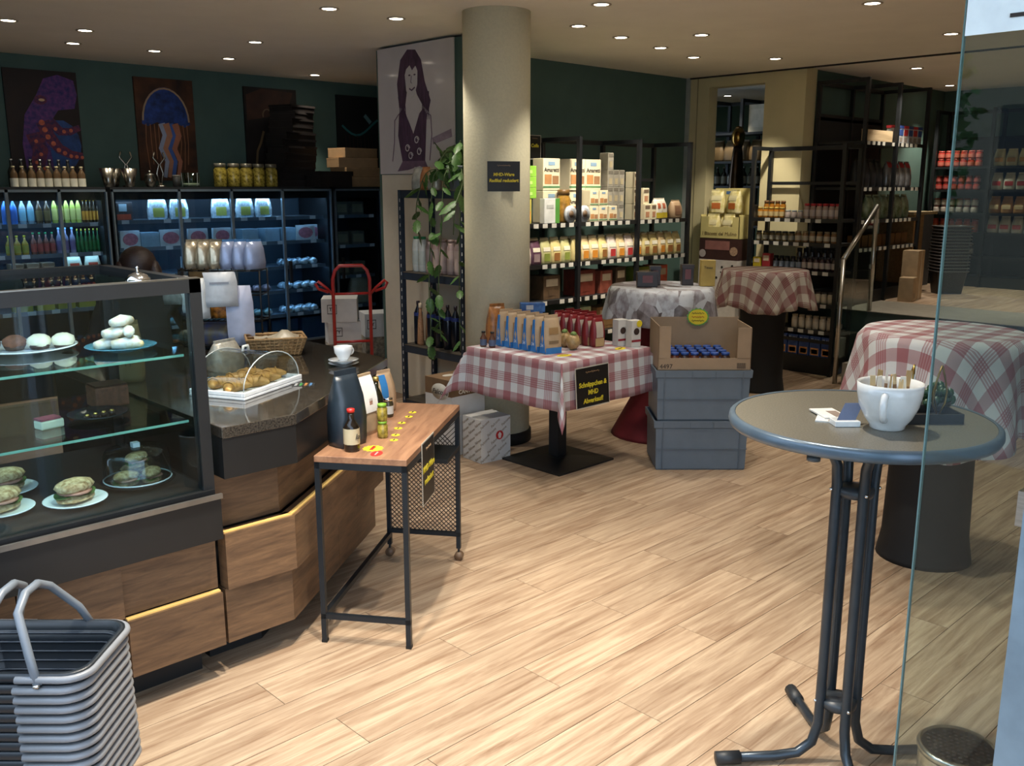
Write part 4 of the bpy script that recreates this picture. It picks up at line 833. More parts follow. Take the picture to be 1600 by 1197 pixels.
for a in range(14):
    an = a*.55; vine([(0, 0, .15), (.06*cos(an), .08*sin(an), .25+.06*sin(a*3)), (.13*cos(an), .22*sin(an), .24+.1*sin(a*2))], 6, .135)
vine([(-.05, .1, .15), (-.14, .2, .12), (-.17, .28, -.1), (-.155, .3, -.3)], 12, .14)
vine([(-.06, .03, .15), (-.15, .1, .1), (-.17, .12, -.3), (-.165, .16, -.7), (-.17, .14, -1.0), (-.165, .17, -1.25)], 18, .13)
vine([(-.06, -.03, .15), (-.15, -.02, .1), (-.17, .0, -.3), (-.165, .05, -.75), (-.17, .02, -1.1)], 14, .12)
vine([(-.04, -.08, .15), (-.13, -.2, .06), (-.26, -.31, -.02), (-.33, -.34, -.12), (-.32, -.31, -.3)], 7, .17)
vine([(-.04, -.08, .15), (-.12, -.17, .04), (-.17, -.2, -.3), (-.16, -.18, -.7), (-.165, -.19, -1.15)], 12, .12)

# ---------------- portrait print on the stub wall ----------------
PUR = mat('portrait_purple', '#4a3449', .5, var=.4, scale=14, stretch=(3, 3, .6)); PUR2 = mat('portrait_mauve', '#6d5568', .5, var=.35, scale=10); PGR = mat('portrait_ground', '#c2bcba', .28, var=.06, scale=4, coat=.5)
pt = thing('portrait_print', 'large glossy print of a smiling long-haired woman drawn in purple tones', 'picture', (4.737, 5.995, 1.845), -pi/2)
MB().box(-.475, .475, -.012, 0, 0, .985).build('panel', PGR, pt)
def pf(name, poly, k, m): return MB().vprism(poly, -.0122-.0014*k-.0012, -.0122-.0014*k, 0).build(name, m, pt)
pf('hair', [(-.2, .52), (-.22, .7), (-.17, .88), (-.08, .95), (.02, .94), (.09, .86), (.13, .7), (.2, .55), (.17, .47), (.1, .52), (.02, .62), (-.1, .6), (-.13, .5)], 0, PUR)
pf('face', [(-.1, .64), (-.115, .76), (-.07, .86), (.0, .86), (.045, .78), (.04, .68), (0, .6), (-.05, .58)], 1, PGR); pf('neck', [(-.085, .66), (.01, .66), (.075, .5), (.05, .44), (-.02, .3), (-.09, .44), (-.125, .5)], .5, PGR)
for i in range(7): pf('strand', strip([(-.2+.012*i, .6+.02*(i % 3)), (-.185+.012*i, .5), (-.2+.014*i, .42+.015*(i % 2))], lambda u: .006-.005*u), 3, PUR); pf('strand', strip([(.12+.01*i, .62), (.1+.013*i, .5), (.11+.012*i, .41+.02*(i % 2))], lambda u: .006-.005*u), 3, PUR)
pf('fringe', [(-.1, .8), (-.07, .87), (0, .88), (.05, .8), (.02, .82), (-.02, .79), (-.05, .83)], 2, PUR)
for x in (-.055, .01): pf('eye', disc(x, .755, .014, 10, .006), 2, PUR)
pf('nose', strip([(-.03, .75), (-.04, .70), (-.025, .695)], .003), 2, PUR2); pf('mouth', strip([(-.06, .655), (-.03, .64), (.01, .66)], .006), 2, PUR)
pf('top', [(-.2, .47), (-.14, .52), (-.1, .44), (-.02, .31), (.06, .46), (.11, .5), (.15, .45), (.12, .1), (-.17, .1), (-.22, .3)], 1, PUR)
pf('neckline', [(-.09, .46), (-.02, .31), (.05, .46), (-.02, .5)], 2, PGR)
for a in ([(-.2, .47), (-.26, .42), (-.27, .25), (-.3, .1)], [(.15, .46), (.2, .44), (.21, .3), (.18, .1)]): pf('arm_line', strip(a, .004), 2, PUR2)
for i, (x, z) in enumerate(((-.1, .2), (.02, .26), (-.06, .14), (.05, .17))): pf('flower', strip([(x+.03*cos(q)*(1-.06*q), z+.03*sin(q)*(1-.06*q)) for q in [.6*k for k in range(14)]], .004), 2, PGR)
pf('shade', [(.21, .27), (.44, .33), (.45, .27), (.22, .22)], 0, mat('portrait_pale', '#8a7a86', .5, var=.3)); pf('hem', [(-.24, .02), (-.17, .1), (.12, .1), (.17, .02), (.05, .06), (-.1, .03)], 0, PUR2)

# ---------------- column sign ----------------
sign('column_sign', 'black sale sheet with yellow writing fixed on the round column', .215, .19, (4.35-.2275*cos(radians(58)), 4.65-.2275*sin(radians(58)), 1.715), radians(-32), ('MHD-Ware', 'Radikal reduziert'), .028, frame=False)

# ---------------- red hand truck and boxes behind it ----------------
RT = mat('red_tube', '#a8231f', .35, coat=.3)
ht = thing('hand_truck', 'red tubular hand truck with loop handles standing behind the counter', 'hand truck', (4.36, 6.42, 0), radians(-30))
MB().tube([(-.15, 0, .06), (-.15, 0, 1.0), (-.13, 0, 1.07), (-.09, 0, 1.11), (.09, 0, 1.11), (.13, 0, 1.07), (.15, 0, 1.0), (.15, 0, .06)], .0145, 10).build('frame', RT, ht)
for z in (.25, .48, .88): MB().tube([(-.15, 0, z), (.15, 0, z)], .011, 8).build('crossbar', RT, ht)
for s in (-1, 1):
    MB().tube([(.15*s, 0, .87), (.2*s, -.02, .93), (.27*s, -.04, .99), (.29*s, -.05, .97), (.27*s, -.05, .93), (.19*s, -.03, .9)], .012, 8).build('grip', RT, ht)
    MB().tube([(.17*s, .06, .09), (.215*s, .06, .09)], .09, 16).build('wheel', BLACKM, ht)
MB().box(-.18, .18, -.2, 0, .004, .012).build('toe_plate', RT, ht); MB().tube([(-.2, .06, .09), (.2, .06, .09)], .01, 8).build('axle', STEEL, ht)
for i, (x, y, z, w, h, a, lab) in enumerate(((4.50, 6.78, .0, .3, .42, 0, 'patterned brown bottle carton under the white boxes'), (4.50, 6.78, .421, .28, .19, .05, 'lower white carton with printed logo behind the red hand truck'), (4.48, 6.78, .612, .3, .2, -.12, 'upper white carton with printed logo behind the red hand truck'), (4.93, 6.9, 0, .24, .42, .1, 'patterned carton beside the wall end'), (4.93, 6.9, .421, .24, .21, .1, 'white carton with printed logo beside the wall end'))):
    t = thing('stock_carton', lab, 'box', (x, y, z), radians(-30)+a)
    MB().box(-w/2, w/2, -.14, .14, 0, h).build('carton', WB if z else mat('bottle_print', '#6a5f54', .7, var=.6, scale=22, var2='#a89a80'), t, bevel=.002)
    if z:
        b = MB(); b.box(-.1, -.02, -.1415, -.1402, h*.35, h*.38).box(-.1, -.02, -.1415, -.1402, h*.72, h*.75).box(-.1, -.095, -.1415, -.1402, h*.35, h*.75).box(-.025, -.02, -.1415, -.1402, h*.35, h*.75); b.build('logo_frame', INK, t); text('TY', .04, t, INK, (-.06, -.1416, h*.55), FY, bold=.001)
# ---------------- checked tablecloth material (pattern woven along the cloth's own flat coordinates) ----------------
def check(name, light, mid, pitch=.115):
    m = bpy.data.materials.new(name); m.use_nodes = True; nt = m.node_tree; N = nt.nodes; L = nt.links; b = N['Principled BSDF']; b.inputs['Roughness'].default_value = .75
    uv = N.new('ShaderNodeUVMap'); uv.uv_map = 'flat'; sp = N.new('ShaderNodeSeparateXYZ'); L.new(uv.outputs[0], sp.inputs[0])
    def math_(op, a, v):
        n = N.new('ShaderNodeMath'); n.operation = op
        if isinstance(a, (int, float)): n.inputs[0].default_value = a
        else: L.new(a, n.inputs[0])
        if isinstance(v, (int, float)): n.inputs[1].default_value = v
        else: L.new(v, n.inputs[1])
        return n.outputs[0]
    outs = []
    for ax in (0, 1):
        q = math_('DIVIDE', sp.outputs[ax], pitch); f = math_('FRACT', q, 0); band = math_('LESS_THAN', f, .5)
        fine = math_('LESS_THAN', math_('FRACT', math_('MULTIPLY', q, 9), 0), .6); al = math_('LESS_THAN', math_('FRACT', math_('MULTIPLY', q, .5), 0), .5)
        fine2 = math_('MAXIMUM', fine, al)
        outs.append(math_('MULTIPLY', band, math_('ADD', math_('MULTIPLY', fine2, .45), .15)))
    s = math_('ADD', outs[0], outs[1])
    cr = N.new('ShaderNodeValToRGB'); e = cr.color_ramp.elements; e[0].color = hexc(light); e[1].color = hexc(mid); e[1].position = .9
    L.new(s, cr.inputs[0])
    nz = N.new('ShaderNodeTexNoise'); nz.inputs['Scale'].default_value = 400; bp = N.new('ShaderNodeBump'); bp.inputs['Strength'].default_value = .08; L.new(nz.outputs[0], bp.inputs['Height']); L.new(bp.outputs[0], b.inputs['Normal'])
    L.new(cr.outputs[0], b.inputs['Base Color']); return m
CHK = check('red_white_check', '#c2c6c8', '#8f5c62'); CHK2 = check('faded_red_check', '#b3aca0', '#7a4c4c', .13)

# ---------------- square display table under a checked cloth ----------------
TX, TY_ = 4.265, 3.99
t = thing('pedestal_table', 'black square-foot pedestal table hidden under a checked cloth', 'table', (TX, TY_, 0))
MB().box(-.26, .26, -.26, .26, 0, .012).loft([[(x*a, y*a, z) for x, y in ((-1, -1), (1, -1), (1, 1), (-1, 1))] for a, z in ((.26, .012), (.08, .035))], smooth=False).build('foot', BLACK, t)
MB().box(-.04, .04, -.04, .04, .03, .72).build('post', BLACK, t); MB().box(-.40, .40, -.40, .40, .72, .745).build('top', wood('table_top_wood', '#6b4a30', '#8f6a48'), t)
def sq_cloth(a, over, n=44):
    W = a+over; rnd = random.Random(4)
    def f(u, v):
        U, V = (u*2-1)*W, (v*2-1)*W; cu, cv = max(-a, min(a, U)), max(-a, min(a, V)); du, dv = abs(U)-a, abs(V)-a
        sx, sy = (1 if U > 0 else -1), (1 if V > 0 else -1)
        if du <= 0 and dv <= 0: return (U, V, 0)
        if du > 0 and dv <= 0:
            w = .5+.5*sin(V*16+1.2*sx); return (cu+sx*(.006+.05*du+.06*du*w), V*(1+.05*du), -du)
        if dv > 0 and du <= 0:
            w = .5+.5*sin(U*16+2*sy); return (U*(1+.05*dv), cv+sy*(.006+.05*dv+.06*dv*w), -dv)
        l = math.hypot(du, dv); ph = math.atan2(dv, du); k = sin(2*ph)
        return (cu+sx*(.006+l*(.08+.34*k)*(.4+.6*cos(ph))), cv+sy*(.006+l*(.08+.34*k)*(.4+.6*sin(ph))), -l*(1-.07*k))
    return MB().grid(f, n, n, uvfn=lambda u, v: ((u*2-1)*W, (v*2-1)*W))
o = sq_cloth(.405, .285).build('tablecloth', CHK, None, (TX, TY_, .7485)); tag(o, 'red and white checked cloth draped over the square display table', 'tablecloth')
so = o.modifiers.new('thick', 'SOLIDIFY'); so.thickness = .0016; so.offset = 1
ZD = .7505
s_ = sign('table_bargain_sign', 'framed black sale sheet pinned on the checked tablecloth front', .30, .245, (TX-.175, TY_-.452, .465), 0, ('Schnäppchen &', 'MHD', 'Abverkauf!'), .04); s_.rotation_euler = (radians(-4), 0, radians(0))
p = bottle('mini_sauce_bottle', 'small brown sauce bottle with black cap at the table edge', 'bottle', .1, .022, C('#5a3a2a', .2), BLACKM, C('#55607a'), neck=.5, shoulder=.55); spread(p, [(3.91, 4.31, ZD, 0), (3.93, 4.25, ZD, 0)], 'small sauce bottles')
p = bag('blue_beige_bag', 'blue and beige snack bag on the checked table', .115, .06, .235, mat('beige_paper', '#b59c7c', .6, var=.08), lab=((-.5, .5, .0, .16, C('#2f74b5')), (-.28, .3, .5, .68, C('#96774f')), (-.3, .3, .26, .34, C('#7f6a50'))), cat='snack bag')
MB()._add([(-.0625, -.03, .004), (-.0625, .03, .004), (-.059, .006, .2), (-.059, -.006, .2), (-.055, -.03, .004), (-.055, .03, .004), (-.05, .006, .2), (-.05, -.006, .2)], [(0, 3, 2, 1), (4, 5, 6, 7), (0, 4, 7, 3), (1, 2, 6, 5), (0, 1, 5, 4), (2, 3, 7, 6)]).build('blue_gusset', mat('blue_bag_side', '#2f78c0', .5, var=.1), p); text('34', .03, p, C('#d0d8e0'), (-.0636, 0, .05), FX)
spread(p, [(4.055, 4.25-.078*i, ZD, -.22) for i in range(6)], 'blue and beige snack bags', ref='the pretzel bag')
p = bag('red_biscuit_bag', 'dark red biscuit bag with cream front label on the checked table', .085, .05, .2, mat('dark_red_film', '#7d1f24', .4, var=.15), lab=((-.32, .32, .3, .8, C('#b5a898')), (-.4, .4, .02, .28, C('#b09468'))), cat='biscuit bag'); spread(p, [(4.44, 4.15-.066*i, ZD, -.2) for i in range(6)], 'red biscuit bags', ref='the blue wafer packs')
p = dup(p); spread(p, [(4.56, 4.17-.066*i, ZD, -.2) for i in range(4)], 'red biscuit bags behind', 'red biscuit bag in the second row behind the cream labelled front row')
NUT = mat('cookie_bag', '#a58a5c', .35, .1, var=.4, scale=30, bump=.5)
for i, (x, y, lab) in enumerate(((4.24, 3.84, 'clear bag of pale cookies on the checked table front'), (4.28, 3.95, 'second clear bag of cookies behind the first'))):
    t = thing('cookie_bag', lab, 'cookie bag', (x, y, ZD), .3); MB().blob((0, 0, .05), (.05, .045, .05), 11, 7, jit=.12).build('body', NUT, t); MB().blob((0, 0, .1), (.03, .02, .014), 8, 4, jit=.2).build('tie', C('#6f8a4a'), t)
t = bag('pretzel_bag', 'tall clear bag of brown pretzels behind the blue bags', .12, .08, .26, mat('pretzel_mix', '#9a6638', .35, var=.5, scale=28, bump=.5)); t.location = (4.06, 4.345, ZD); t.rotation_euler[2] = -.3
for i, (x, y) in enumerate(((4.57, 3.74), (4.60, 3.655))):
    t = pack('white_cookie_box', 'white cookie carton with red stripe at the table corner' if i else 'white cookie carton with red stripe behind the corner one', .075, .06, .17, WB, prints=((0, 1, .2, .28, C('#8a2430')),)); t.location = (x, y, ZD); t.rotation_euler[2] = -.2
    MB().vprism(disc(0, .1, .022, 14), -.032, -.0305).build('print', C('#3a2a24'), t)
    if i: MB().vprism(disc(.02, .148, .022, 14), -.034, -.0325).build('price_star', YEL, t)
for i, (x, y, a) in enumerate(((4.05, 3.74, -.2), (4.48, 3.66, .3))):
    t = thing('yellow_price_card', 'yellow price card lying at the table front by the ' + ('blue bags' if i == 0 else 'white boxes'), 'price tag', (x, y, ZD), a); MB().prism([(.05*cos(q)*(1+.06*(k % 2)), .03*sin(q)) for k, q in enumerate([pi*j/10 for j in range(20)])], 0, .0014).build('card', YEL, t); MB().tube([(-.03+.006*k, .005*(-1)**k, .002) for k in range(11)], .0012, 4).build('lettering', INK, t)
for i in range(4):
    t = pack('blue_wafer_pack', 'blue wafer pack stacked at the back of the checked table', .16, .07, .06, mat('blue_wafer', '#24509a', .4, var=.25, scale=20, var2='#4a80c0'), prints=((.2, .5, .3, .8, C('#c9d0d6')),), group='blue wafer packs'); t.location = (4.33+.02*(i % 2), 4.31-.0*i, ZD+.061*i); t.rotation_euler[2] = -.6
# ---------------- grey stacking crates with an open carton ----------------
GC = mat('grey_crate_plastic', '#5f6d7b', .45, var=.05); CA = radians(-44); CP = (4.875, 3.345)
for i in range(2):
    t = thing('stacking_crate', 'lower grey plastic stacking crate on the floor' if i == 0 else 'upper grey plastic stacking crate under the open carton', 'crate', (CP[0], CP[1], .32*i), CA, None)
    MB().loft([[(x*a, y*b, z) for x, y in ((-1, -1), (1, -1), (1, 1), (-1, 1))] for a, b, z in ((.275, .185, .0), (.28, .19, .01), (.285, .193, .27), (.297, .198, .275), (.3, .2, .319), (.29, .19, .319), (.272, .178, .03))], smooth=False).build('body', GC, t)
    b = MB()
    for x in (-.24, .24): b.box(x-.004, x+.004, -.2, -.188, .01, .312)
    b.box(-.285, .285, -.197, -.19, .135, .141); b.build('rib', mat('crate_rib', '#566370', .5), t)
    b = MB(); b.box(-.075, .075, -.2035, -.2, .266, .27).box(-.075, -.07, -.2035, -.2, .27, .312).box(.07, .075, -.2035, -.2, .27, .312); b.build('grip', mat('crate_rib', '#566370'), t)
KRL = mat('display_carton_card', '#97826a', .75, var=.06)
t = thing('open_carton', 'open brown display carton of small jars on the grey crates', 'box', (CP[0], CP[1], .6395), CA)
b = MB(); w, d, h = .285, .185, .28
b.box(-w, w, -d, d, 0, .004).box(-w, w, d-.005, d, 0, h).box(-w, -w+.005, -d, d, 0, h*.98).box(w-.005, w, -d, d, 0, h*.94); b.box(-w, w, -d, -d+.005, 0, .075).box(-w, -w+.075, -d, -d+.005, .07, h*.97).box(w-.085, w, -d, -d+.005, .07, h*.94)
b.build('carton', KRL, t); text('4497', .04, t, INK, (-.235, -d-.001, .022), FY); b = MB()
for i in range(14): b.box(.2+.004*i, .2+.004*i+(.0025 if i % 3 else .0012), -d-.0012, -d, .01, .045)
b.build('barcode', INK, t)
random.seed(9)
SPREADJ = [(C('#5a3020', .2), C('#2f4f9a', .3), C('#b5452a')), (C('#3f2a20', .2), C('#274a8f', .3), C('#3f6fb5'))]
for i in range(24):
    f, l, q = SPREADJ[i % 2]; x = -.175+.0625*(i % 6)+random.uniform(-.004, .004); y = -.14+.085*(i//6)
    if i < 2: j = jar('spread_jar', 'small spread jar with blue lid and %s label in the open carton' % ('red', 'blue')[i], .1, .029, f, l, q); pj_ = (pj_ if i else [])+[j]
    else: j = dup(pj_[i % 2])
    j['group'] = ('red label spread jars', 'blue label spread jars')[i % 2]
    j.location = (CP[0]+x*cos(CA)-y*sin(CA), CP[1]+x*sin(CA)+y*cos(CA), .644); 
t = thing('round_offer_sign', 'round yellow offer sign with green jagged edge at the back of the carton', 'sign', (CP[0]+.02*cos(CA)-.172*sin(CA), CP[1]+.02*sin(CA)+.172*cos(CA), .86), CA)
MB().vprism([(.075*(1 if k % 2 else .88)*cos(pi*k/16), .06+.06*(1 if k % 2 else .88)*sin(pi*k/16)) for k in range(32)], -.002, 0).build('green_edge', C('#5fa04a'), t); MB().vprism(disc(0, .06, .062, 24, .049), -.0034, -.0021).build('face', YEL, t)
for i in range(3): scribble(t, (INK, RED, INK)[i], -.04, .04, .085-.024*i, -.0045, .007, n=16, r=.0016)

# ---------------- high table with photo-print cloth and red cover ----------------
MG = (5.27, 3.95)
t = thing('red_cover_table', 'standing table in a dark red stretch cover behind the crates', 'table', (MG[0], MG[1], 0)); MB().lathe([(.33, 0), (.32, .02), (.2, .25), (.15, .6), (.18, .9), (.34, 1.045)], 24).build('cover', mat('dark_red_stretch', '#6d1720', .7, var=.12), t); MB().lathe([(.35, 1.045), (.355, 1.055), (.35, 1.065)], 28).build('top', C('#4a3a30'), t)
def round_cloth(R0, hem, waves, amp, seed=1, nu=96, nv=16):
    rr = random.Random(seed); ph = rr.uniform(0, 6)
    def r_of(v): return v*(R0+hem)
    def f(u, v):
        a = 2*pi*u; r = r_of(v); H_ = 1+.22*abs(sin(2*a+.4)) if r > R0 else 1
        if r <= R0: return (r*cos(a), r*sin(a), 0)
        d = (r-R0)*H_; q = R0+.005+d*(.06+amp*(.5+.5*sin(waves*a+ph+.6*sin(3*a)))); return (q*cos(a), q*sin(a), -d)
    return MB().grid(f, nu, nv, uvfn=lambda u, v: (r_of(v)*cos(2*pi*u), r_of(v)*sin(2*pi*u)))
def photo_cloth():
    m = bpy.data.materials.new('photo_print_cloth'); m.use_nodes = True; nt = m.node_tree; N = nt.nodes; L = nt.links; b = N['Principled BSDF']; b.inputs['Roughness'].default_value = .45
    uv = N.new('ShaderNodeUVMap'); uv.uv_map = 'flat'; vo = N.new('ShaderNodeTexVoronoi'); vo.inputs['Scale'].default_value = 9; nz = N.new('ShaderNodeTexNoise'); nz.inputs['Scale'].default_value = 22; nz.inputs['Detail'].default_value = 4
    L.new(uv.outputs[0], vo.inputs[0]); L.new(uv.outputs[0], nz.inputs['Vector']); cr = N.new('ShaderNodeValToRGB'); e = cr.color_ramp.elements
    e[0].color = hexc('#4a4242'); e[0].position = .1; e[1].color = hexc('#b4b8bf'); e[1].position = .6; k = e.new(.3); k.color = hexc('#857f84')
    mx = N.new('ShaderNodeMath'); mx.operation = 'MULTIPLY'; L.new(vo.outputs['Color'], mx.inputs[0]); L.new(nz.outputs[0], mx.inputs[1]); mu = N.new('ShaderNodeMath'); mu.operation = 'MULTIPLY'; mu.inputs[1].default_value = 1.7
    L.new(mx.outputs[0], mu.inputs[0]); L.new(mu.outputs[0], cr.inputs[0]); L.new(cr.outputs[0], b.inputs['Base Color']); return m
o = round_cloth(.36, .2, 9, .2, 3).build('photo_cloth', photo_cloth(), None, (MG[0], MG[1], 1.0662)); tag(o, 'grey photo-printed cloth of overlapping prints over the red covered table', 'tablecloth')
for i, (x, y, w, h) in enumerate(((-.14, .02, .14, .10), (.0, .06, .07, .13), (.16, -.1, .08, .14))):
    t = pack('dark_gift_tin', ('wide', 'narrow', 'tall')[i]+' dark printed tin on the photo-printed cloth', w, .07, h, C('#2a2426', .35), 'tin', prints=((.25, .75, .3, .8, C('#6b4248')),), lid=C('#332c2e', .35)); t.location = (MG[0]+x, MG[1]+y, 1.068); t.rotation_euler[2] = CA
t = pack('yellow_pasta_box', 'plain mustard yellow carton behind the open carton', .1, .06, .18, C('#a8904a')); t.location = (MG[0]+.2, MG[1]-.24, 1.068); t.rotation_euler[2] = CA; text('Tasso', .026, t, INK, (0, -.032, .13), FY)

# ---------------- round standing tables with black covers and checked cloths ----------------
STR = mat('black_stretch_cover', '#0d0e11', .75, var=.1)
def stand_table(label, clabel, x, y, ztop, R0, hem, chk, seed, waves=10, amp=.3):
    t = thing('covered_table', label, 'table', (x, y, 0)); MB().lathe([(.215, 0), (.212, .02), (.195, .12), (.185, .5), (.2, ztop*.8), (R0*.9, ztop-.02)], 28).build('cover', STR, t); MB().lathe([(R0*.95, ztop-.025), (R0*.965, ztop-.015), (R0*.955, ztop-.003)], 36).build('top', C('#3a3a3a'), t)
    o = round_cloth(R0+.003, hem, waves, amp, seed).build('round_tablecloth', chk, None, (x, y, ztop)); tag(o, clabel, 'tablecloth'); so = o.modifiers.new('thick', 'SOLIDIFY'); so.thickness = .0016; so.offset = 1
stand_table('standing table in a black stretch cover beside the jar shelf', 'faded red checked cloth on the standing table beside the jar shelf', 7.12, 4.24, 1.05, .35, .28, CHK2, 5, 14, .22)
stand_table('standing table in a black stretch cover behind the grey bar table', 'red and white checked cloth on the standing table behind the big cup', 4.37, 1.66, 1.1, .36, .42, CHK, 8, 9, .16)

# ---------------- grey bar table in the foreground ----------------
BX, BY = 2.52, 1.165; TUBE = mat('blue_grey_tube', '#3a434c', .32, .5); SPECK = mat('speckled_grey_top', '#6b675c', .4, var=.35, scale=220, coat=.2)
bt_ = thing('bar_table', 'round grey bar table with blue-grey rim on four bent steel tubes', 'table', (BX, BY, 0))
MB().lathe([(.352, 1.074), (.352, 1.1)], 56, smooth=False).build('top', SPECK, bt_)
MB().lathe([(.353, 1.068), (.366, 1.068), (.371, 1.08), (.369, 1.096), (.36, 1.103), (.353, 1.101)], 56, cap=False).build('rim', mat('blue_grey_rim', '#5a6b7a', .3, .3), bt_)
for k, a in enumerate((140, 230, 320, 50)):
    c, s = cos(radians(a)), sin(radians(a)); prof = [(.36, .022), (.19, .022), (.12, .03), (.075, .065), (.058, .13), (.056, .3), (.056, .9), (.06, .96), (.085, 1.01), (.14, 1.045), (.24, 1.06)]
    lg = MB().tube([(r*c, r*s, z) for r, z in prof], .0155, 10).build('leg', TUBE, bt_); MB().tube([(.30*c, .30*s, .022), (.375*c, .375*s, .022)], .021, 10).build('foot_cap', C('#23262a', .5), lg)
    for z in (.205, .885): MB().blob((.073*c, .073*s, z), (.006, .006, .006), 8, 4).build('screw', CHROME, lg)
for z in (.2, .88): MB().lathe([(.0515, z-.015), (.054, z-.005), (.054, z+.01), (.02, z+.016)], 20).build('clamp', C('#343a40', .4), bt_)
for a in (185, 20): MB().box(-.03, .03, -.012, .012, -.022, 0).lathe([(.018, -.03), (.018, -.018)], 12, (0.02, 0, 0)).build('latch', C('#4a5156', .4), bt_, (.30*cos(radians(a)), .30*sin(radians(a)), 1.073), radians(a))
ZB = 1.1002
t = thing('giant_cup', 'oversized white china cup holding sugar sachets on the bar table', 'cup', (2.455, 1.06, ZB), .28)
MB().lathe([(.042, 0), (.046, .003), (.048, .012), (.062, .03), (.078, .065), (.085, .10), (.0865, .128), (.083, .128), (.079, .1), (.058, .034), (.001, .02)], 36, cap=False).build('bowl', WHITE, t)
MB().tube([(-(.074-.01*q/pi)-.034*sin(q), .0, .072+.036*cos(q)) for q in [pi*k/10 for k in range(11)]], [.01]*11, 8).build('handle', WHITE, t)
random.seed(14)
for i in range(9):
    a = 6.28*i/9; x, y = .04*cos(a), .04*sin(a); o = thing('sugar_sachet', 'slim paper sugar sachet standing in the giant cup', 'sachet', (2.455+x, 1.06+y, ZB+.043), a, 'sugar sachets in the cup')
    MB().box(-.007, .007, -.002, .002, 0, .10+.008*(i % 3)).build('paper', C(('#c9b48a', '#d8d4c8', '#a88a5a')[i % 3]), o); MB().box(-.0072, .0072, -.0022, .0022, .06, .072).build('print', C('#7a5a3a'), o); o.rotation_euler = (random.uniform(-.15, .15), random.uniform(-.2, .2), a)
for i, (x, y, z, a, lab) in enumerate(((2.44, 1.22, 0, .4, 'white folded leaflet lying on the bar table'), (2.47, 1.24, .0042, .9, 'second white leaflet lying across the first'))):
    t = thing('leaflet', lab, 'leaflet', (x, y, ZB+z), a); MB().box(-.055, .055, -.035, .035, 0, .004).build('sheet', PAPER, t); MB().box(-.05, .02, -.03, .0, .004, .0046).build('print', C('#8a7a70'), t)
t = thing('card_holder', 'white card holder block with a slanting blue card beside the cup', 'card holder', (2.40, 1.155, ZB), -.75); MB().box(-.035, .035, -.025, .025, 0, .016).build('base', WHITE, t, bevel=.002); MB()._add([(-.025, -.01, .016), (.025, -.01, .016), (.06, .03, .055), (.01, .03, .055), (-.025, -.006, .016), (.025, -.006, .016), (.06, .034, .055), (.01, .034, .055)], [(0, 1, 2, 3), (7, 6, 5, 4), (0, 4, 5, 1), (3, 2, 6, 7), (0, 3, 7, 4), (1, 5, 6, 2)]).build('card', C('#4a5a7a'), t)
t = thing('dark_tray', 'small black square tray behind the cup on the bar table', 'tray', (2.625, 1.03, ZB), -.75); MB().box(-.085, .085, -.06, .06, 0, .006).box(-.085, .085, -.06, -.054, .006, .028).box(-.085, .085, .054, .06, .006, .028).box(-.085, -.079, -.054, .054, .006, .028).box(.079, .085, -.054, .054, .006, .028).build('tray', BLACKM, t)
GOLDW = mat('gold_wire', '#8a6f3a', .3, .8)
for i, (x, y, a) in enumerate(((2.60, 1.06, .3), (2.645, 1.0, -.4))):
    t = thing('leaf_lantern', 'gold wire leaf-shaped holder '+('with a white shell inside' if i == 0 else 'without shell, at the tray end'), 'decoration', (x, y, ZB+.0065), a)
    for s in (-1, 1): MB().tube([(0, 0, .002), (.022*s, 0, .04), (.026*s, 0, .075), (.012*s, 0, .12), (0, 0, .15)], .003, 6).build('wire', GOLDW, t)
    MB().tube([(0, 0, .002), (0, .02, .06), (0, .01, .12), (0, 0, .15)], .002, 5).build('wire', GOLDW, t); MB().lathe([(.016, 0), (.016, .003)], 12).build('foot', GOLDW, t)
    if i == 0: MB().loft([[(.0+.02*sin(pi*k/7)*cos(q)*.9+.012*k/7, .014*sin(pi*k/7)*sin(q), .008+.12*k/7) for q in [2*pi*j/12 for j in range(12)]] for k in range(8)]).build('shell', WHITE, t)
t = thing('green_succulent', 'dark green trailing succulent in a low bowl on the bar table', 'potted plant', (2.74, 1.05, ZB)); MB().lathe([(.03, 0), (.045, .02), (.047, .035), (.042, .035), (.03, .01)], 16).build('bowl', C('#3a3a38', .4), t)
for i in range(22):
    a = i*2.4; r = .012+.0022*i; MB().blob((r*cos(a), r*sin(a), .05+.02*sin(i)), (.012, .012, .015), 7, 4).build('leaf', mat('succulent', '#24452c', .4, var=.3), t)

# ---------------- glass door leaf at the entrance, with steel post ----------------
gd = thing('glass_door', 'frameless glass door leaf with grey aluminium post at the shop entrance', 'door', (1.62, .63, 0)); gd['kind'] = 'structure'
MB().box(-.004, .004, -.55, 0, .01, 2.6).build('pane', glass('door_glass', '#e9f2f0', 1.5), gd); MB().box(-.0041, .0041, -.002, 0.0005, .01, 2.6).build('green_edge', mat('glass_edge_teal', '#5f7a78', .2), gd)
MB().box(-.03, .03, -.32, -.178, .0, 2.6).build('post', mat('blue_aluminium', '#8aa0b0', .35, .5), gd)
MB().box(-.0065, -.0045, -.16, -.004, 1.985, 2.4).build('white_poster', mat('white_poster', '#e6f2f6', .6), gd); MB().box(-.0085, -.0065, -.13, -.07, 2.005, 2.011).build('poster_line', INK, gd)
for z in (.3, 1.2): MB().box(-.012, .012, -.18, -.162, z, z+.06).build('hinge', STEEL, gd)
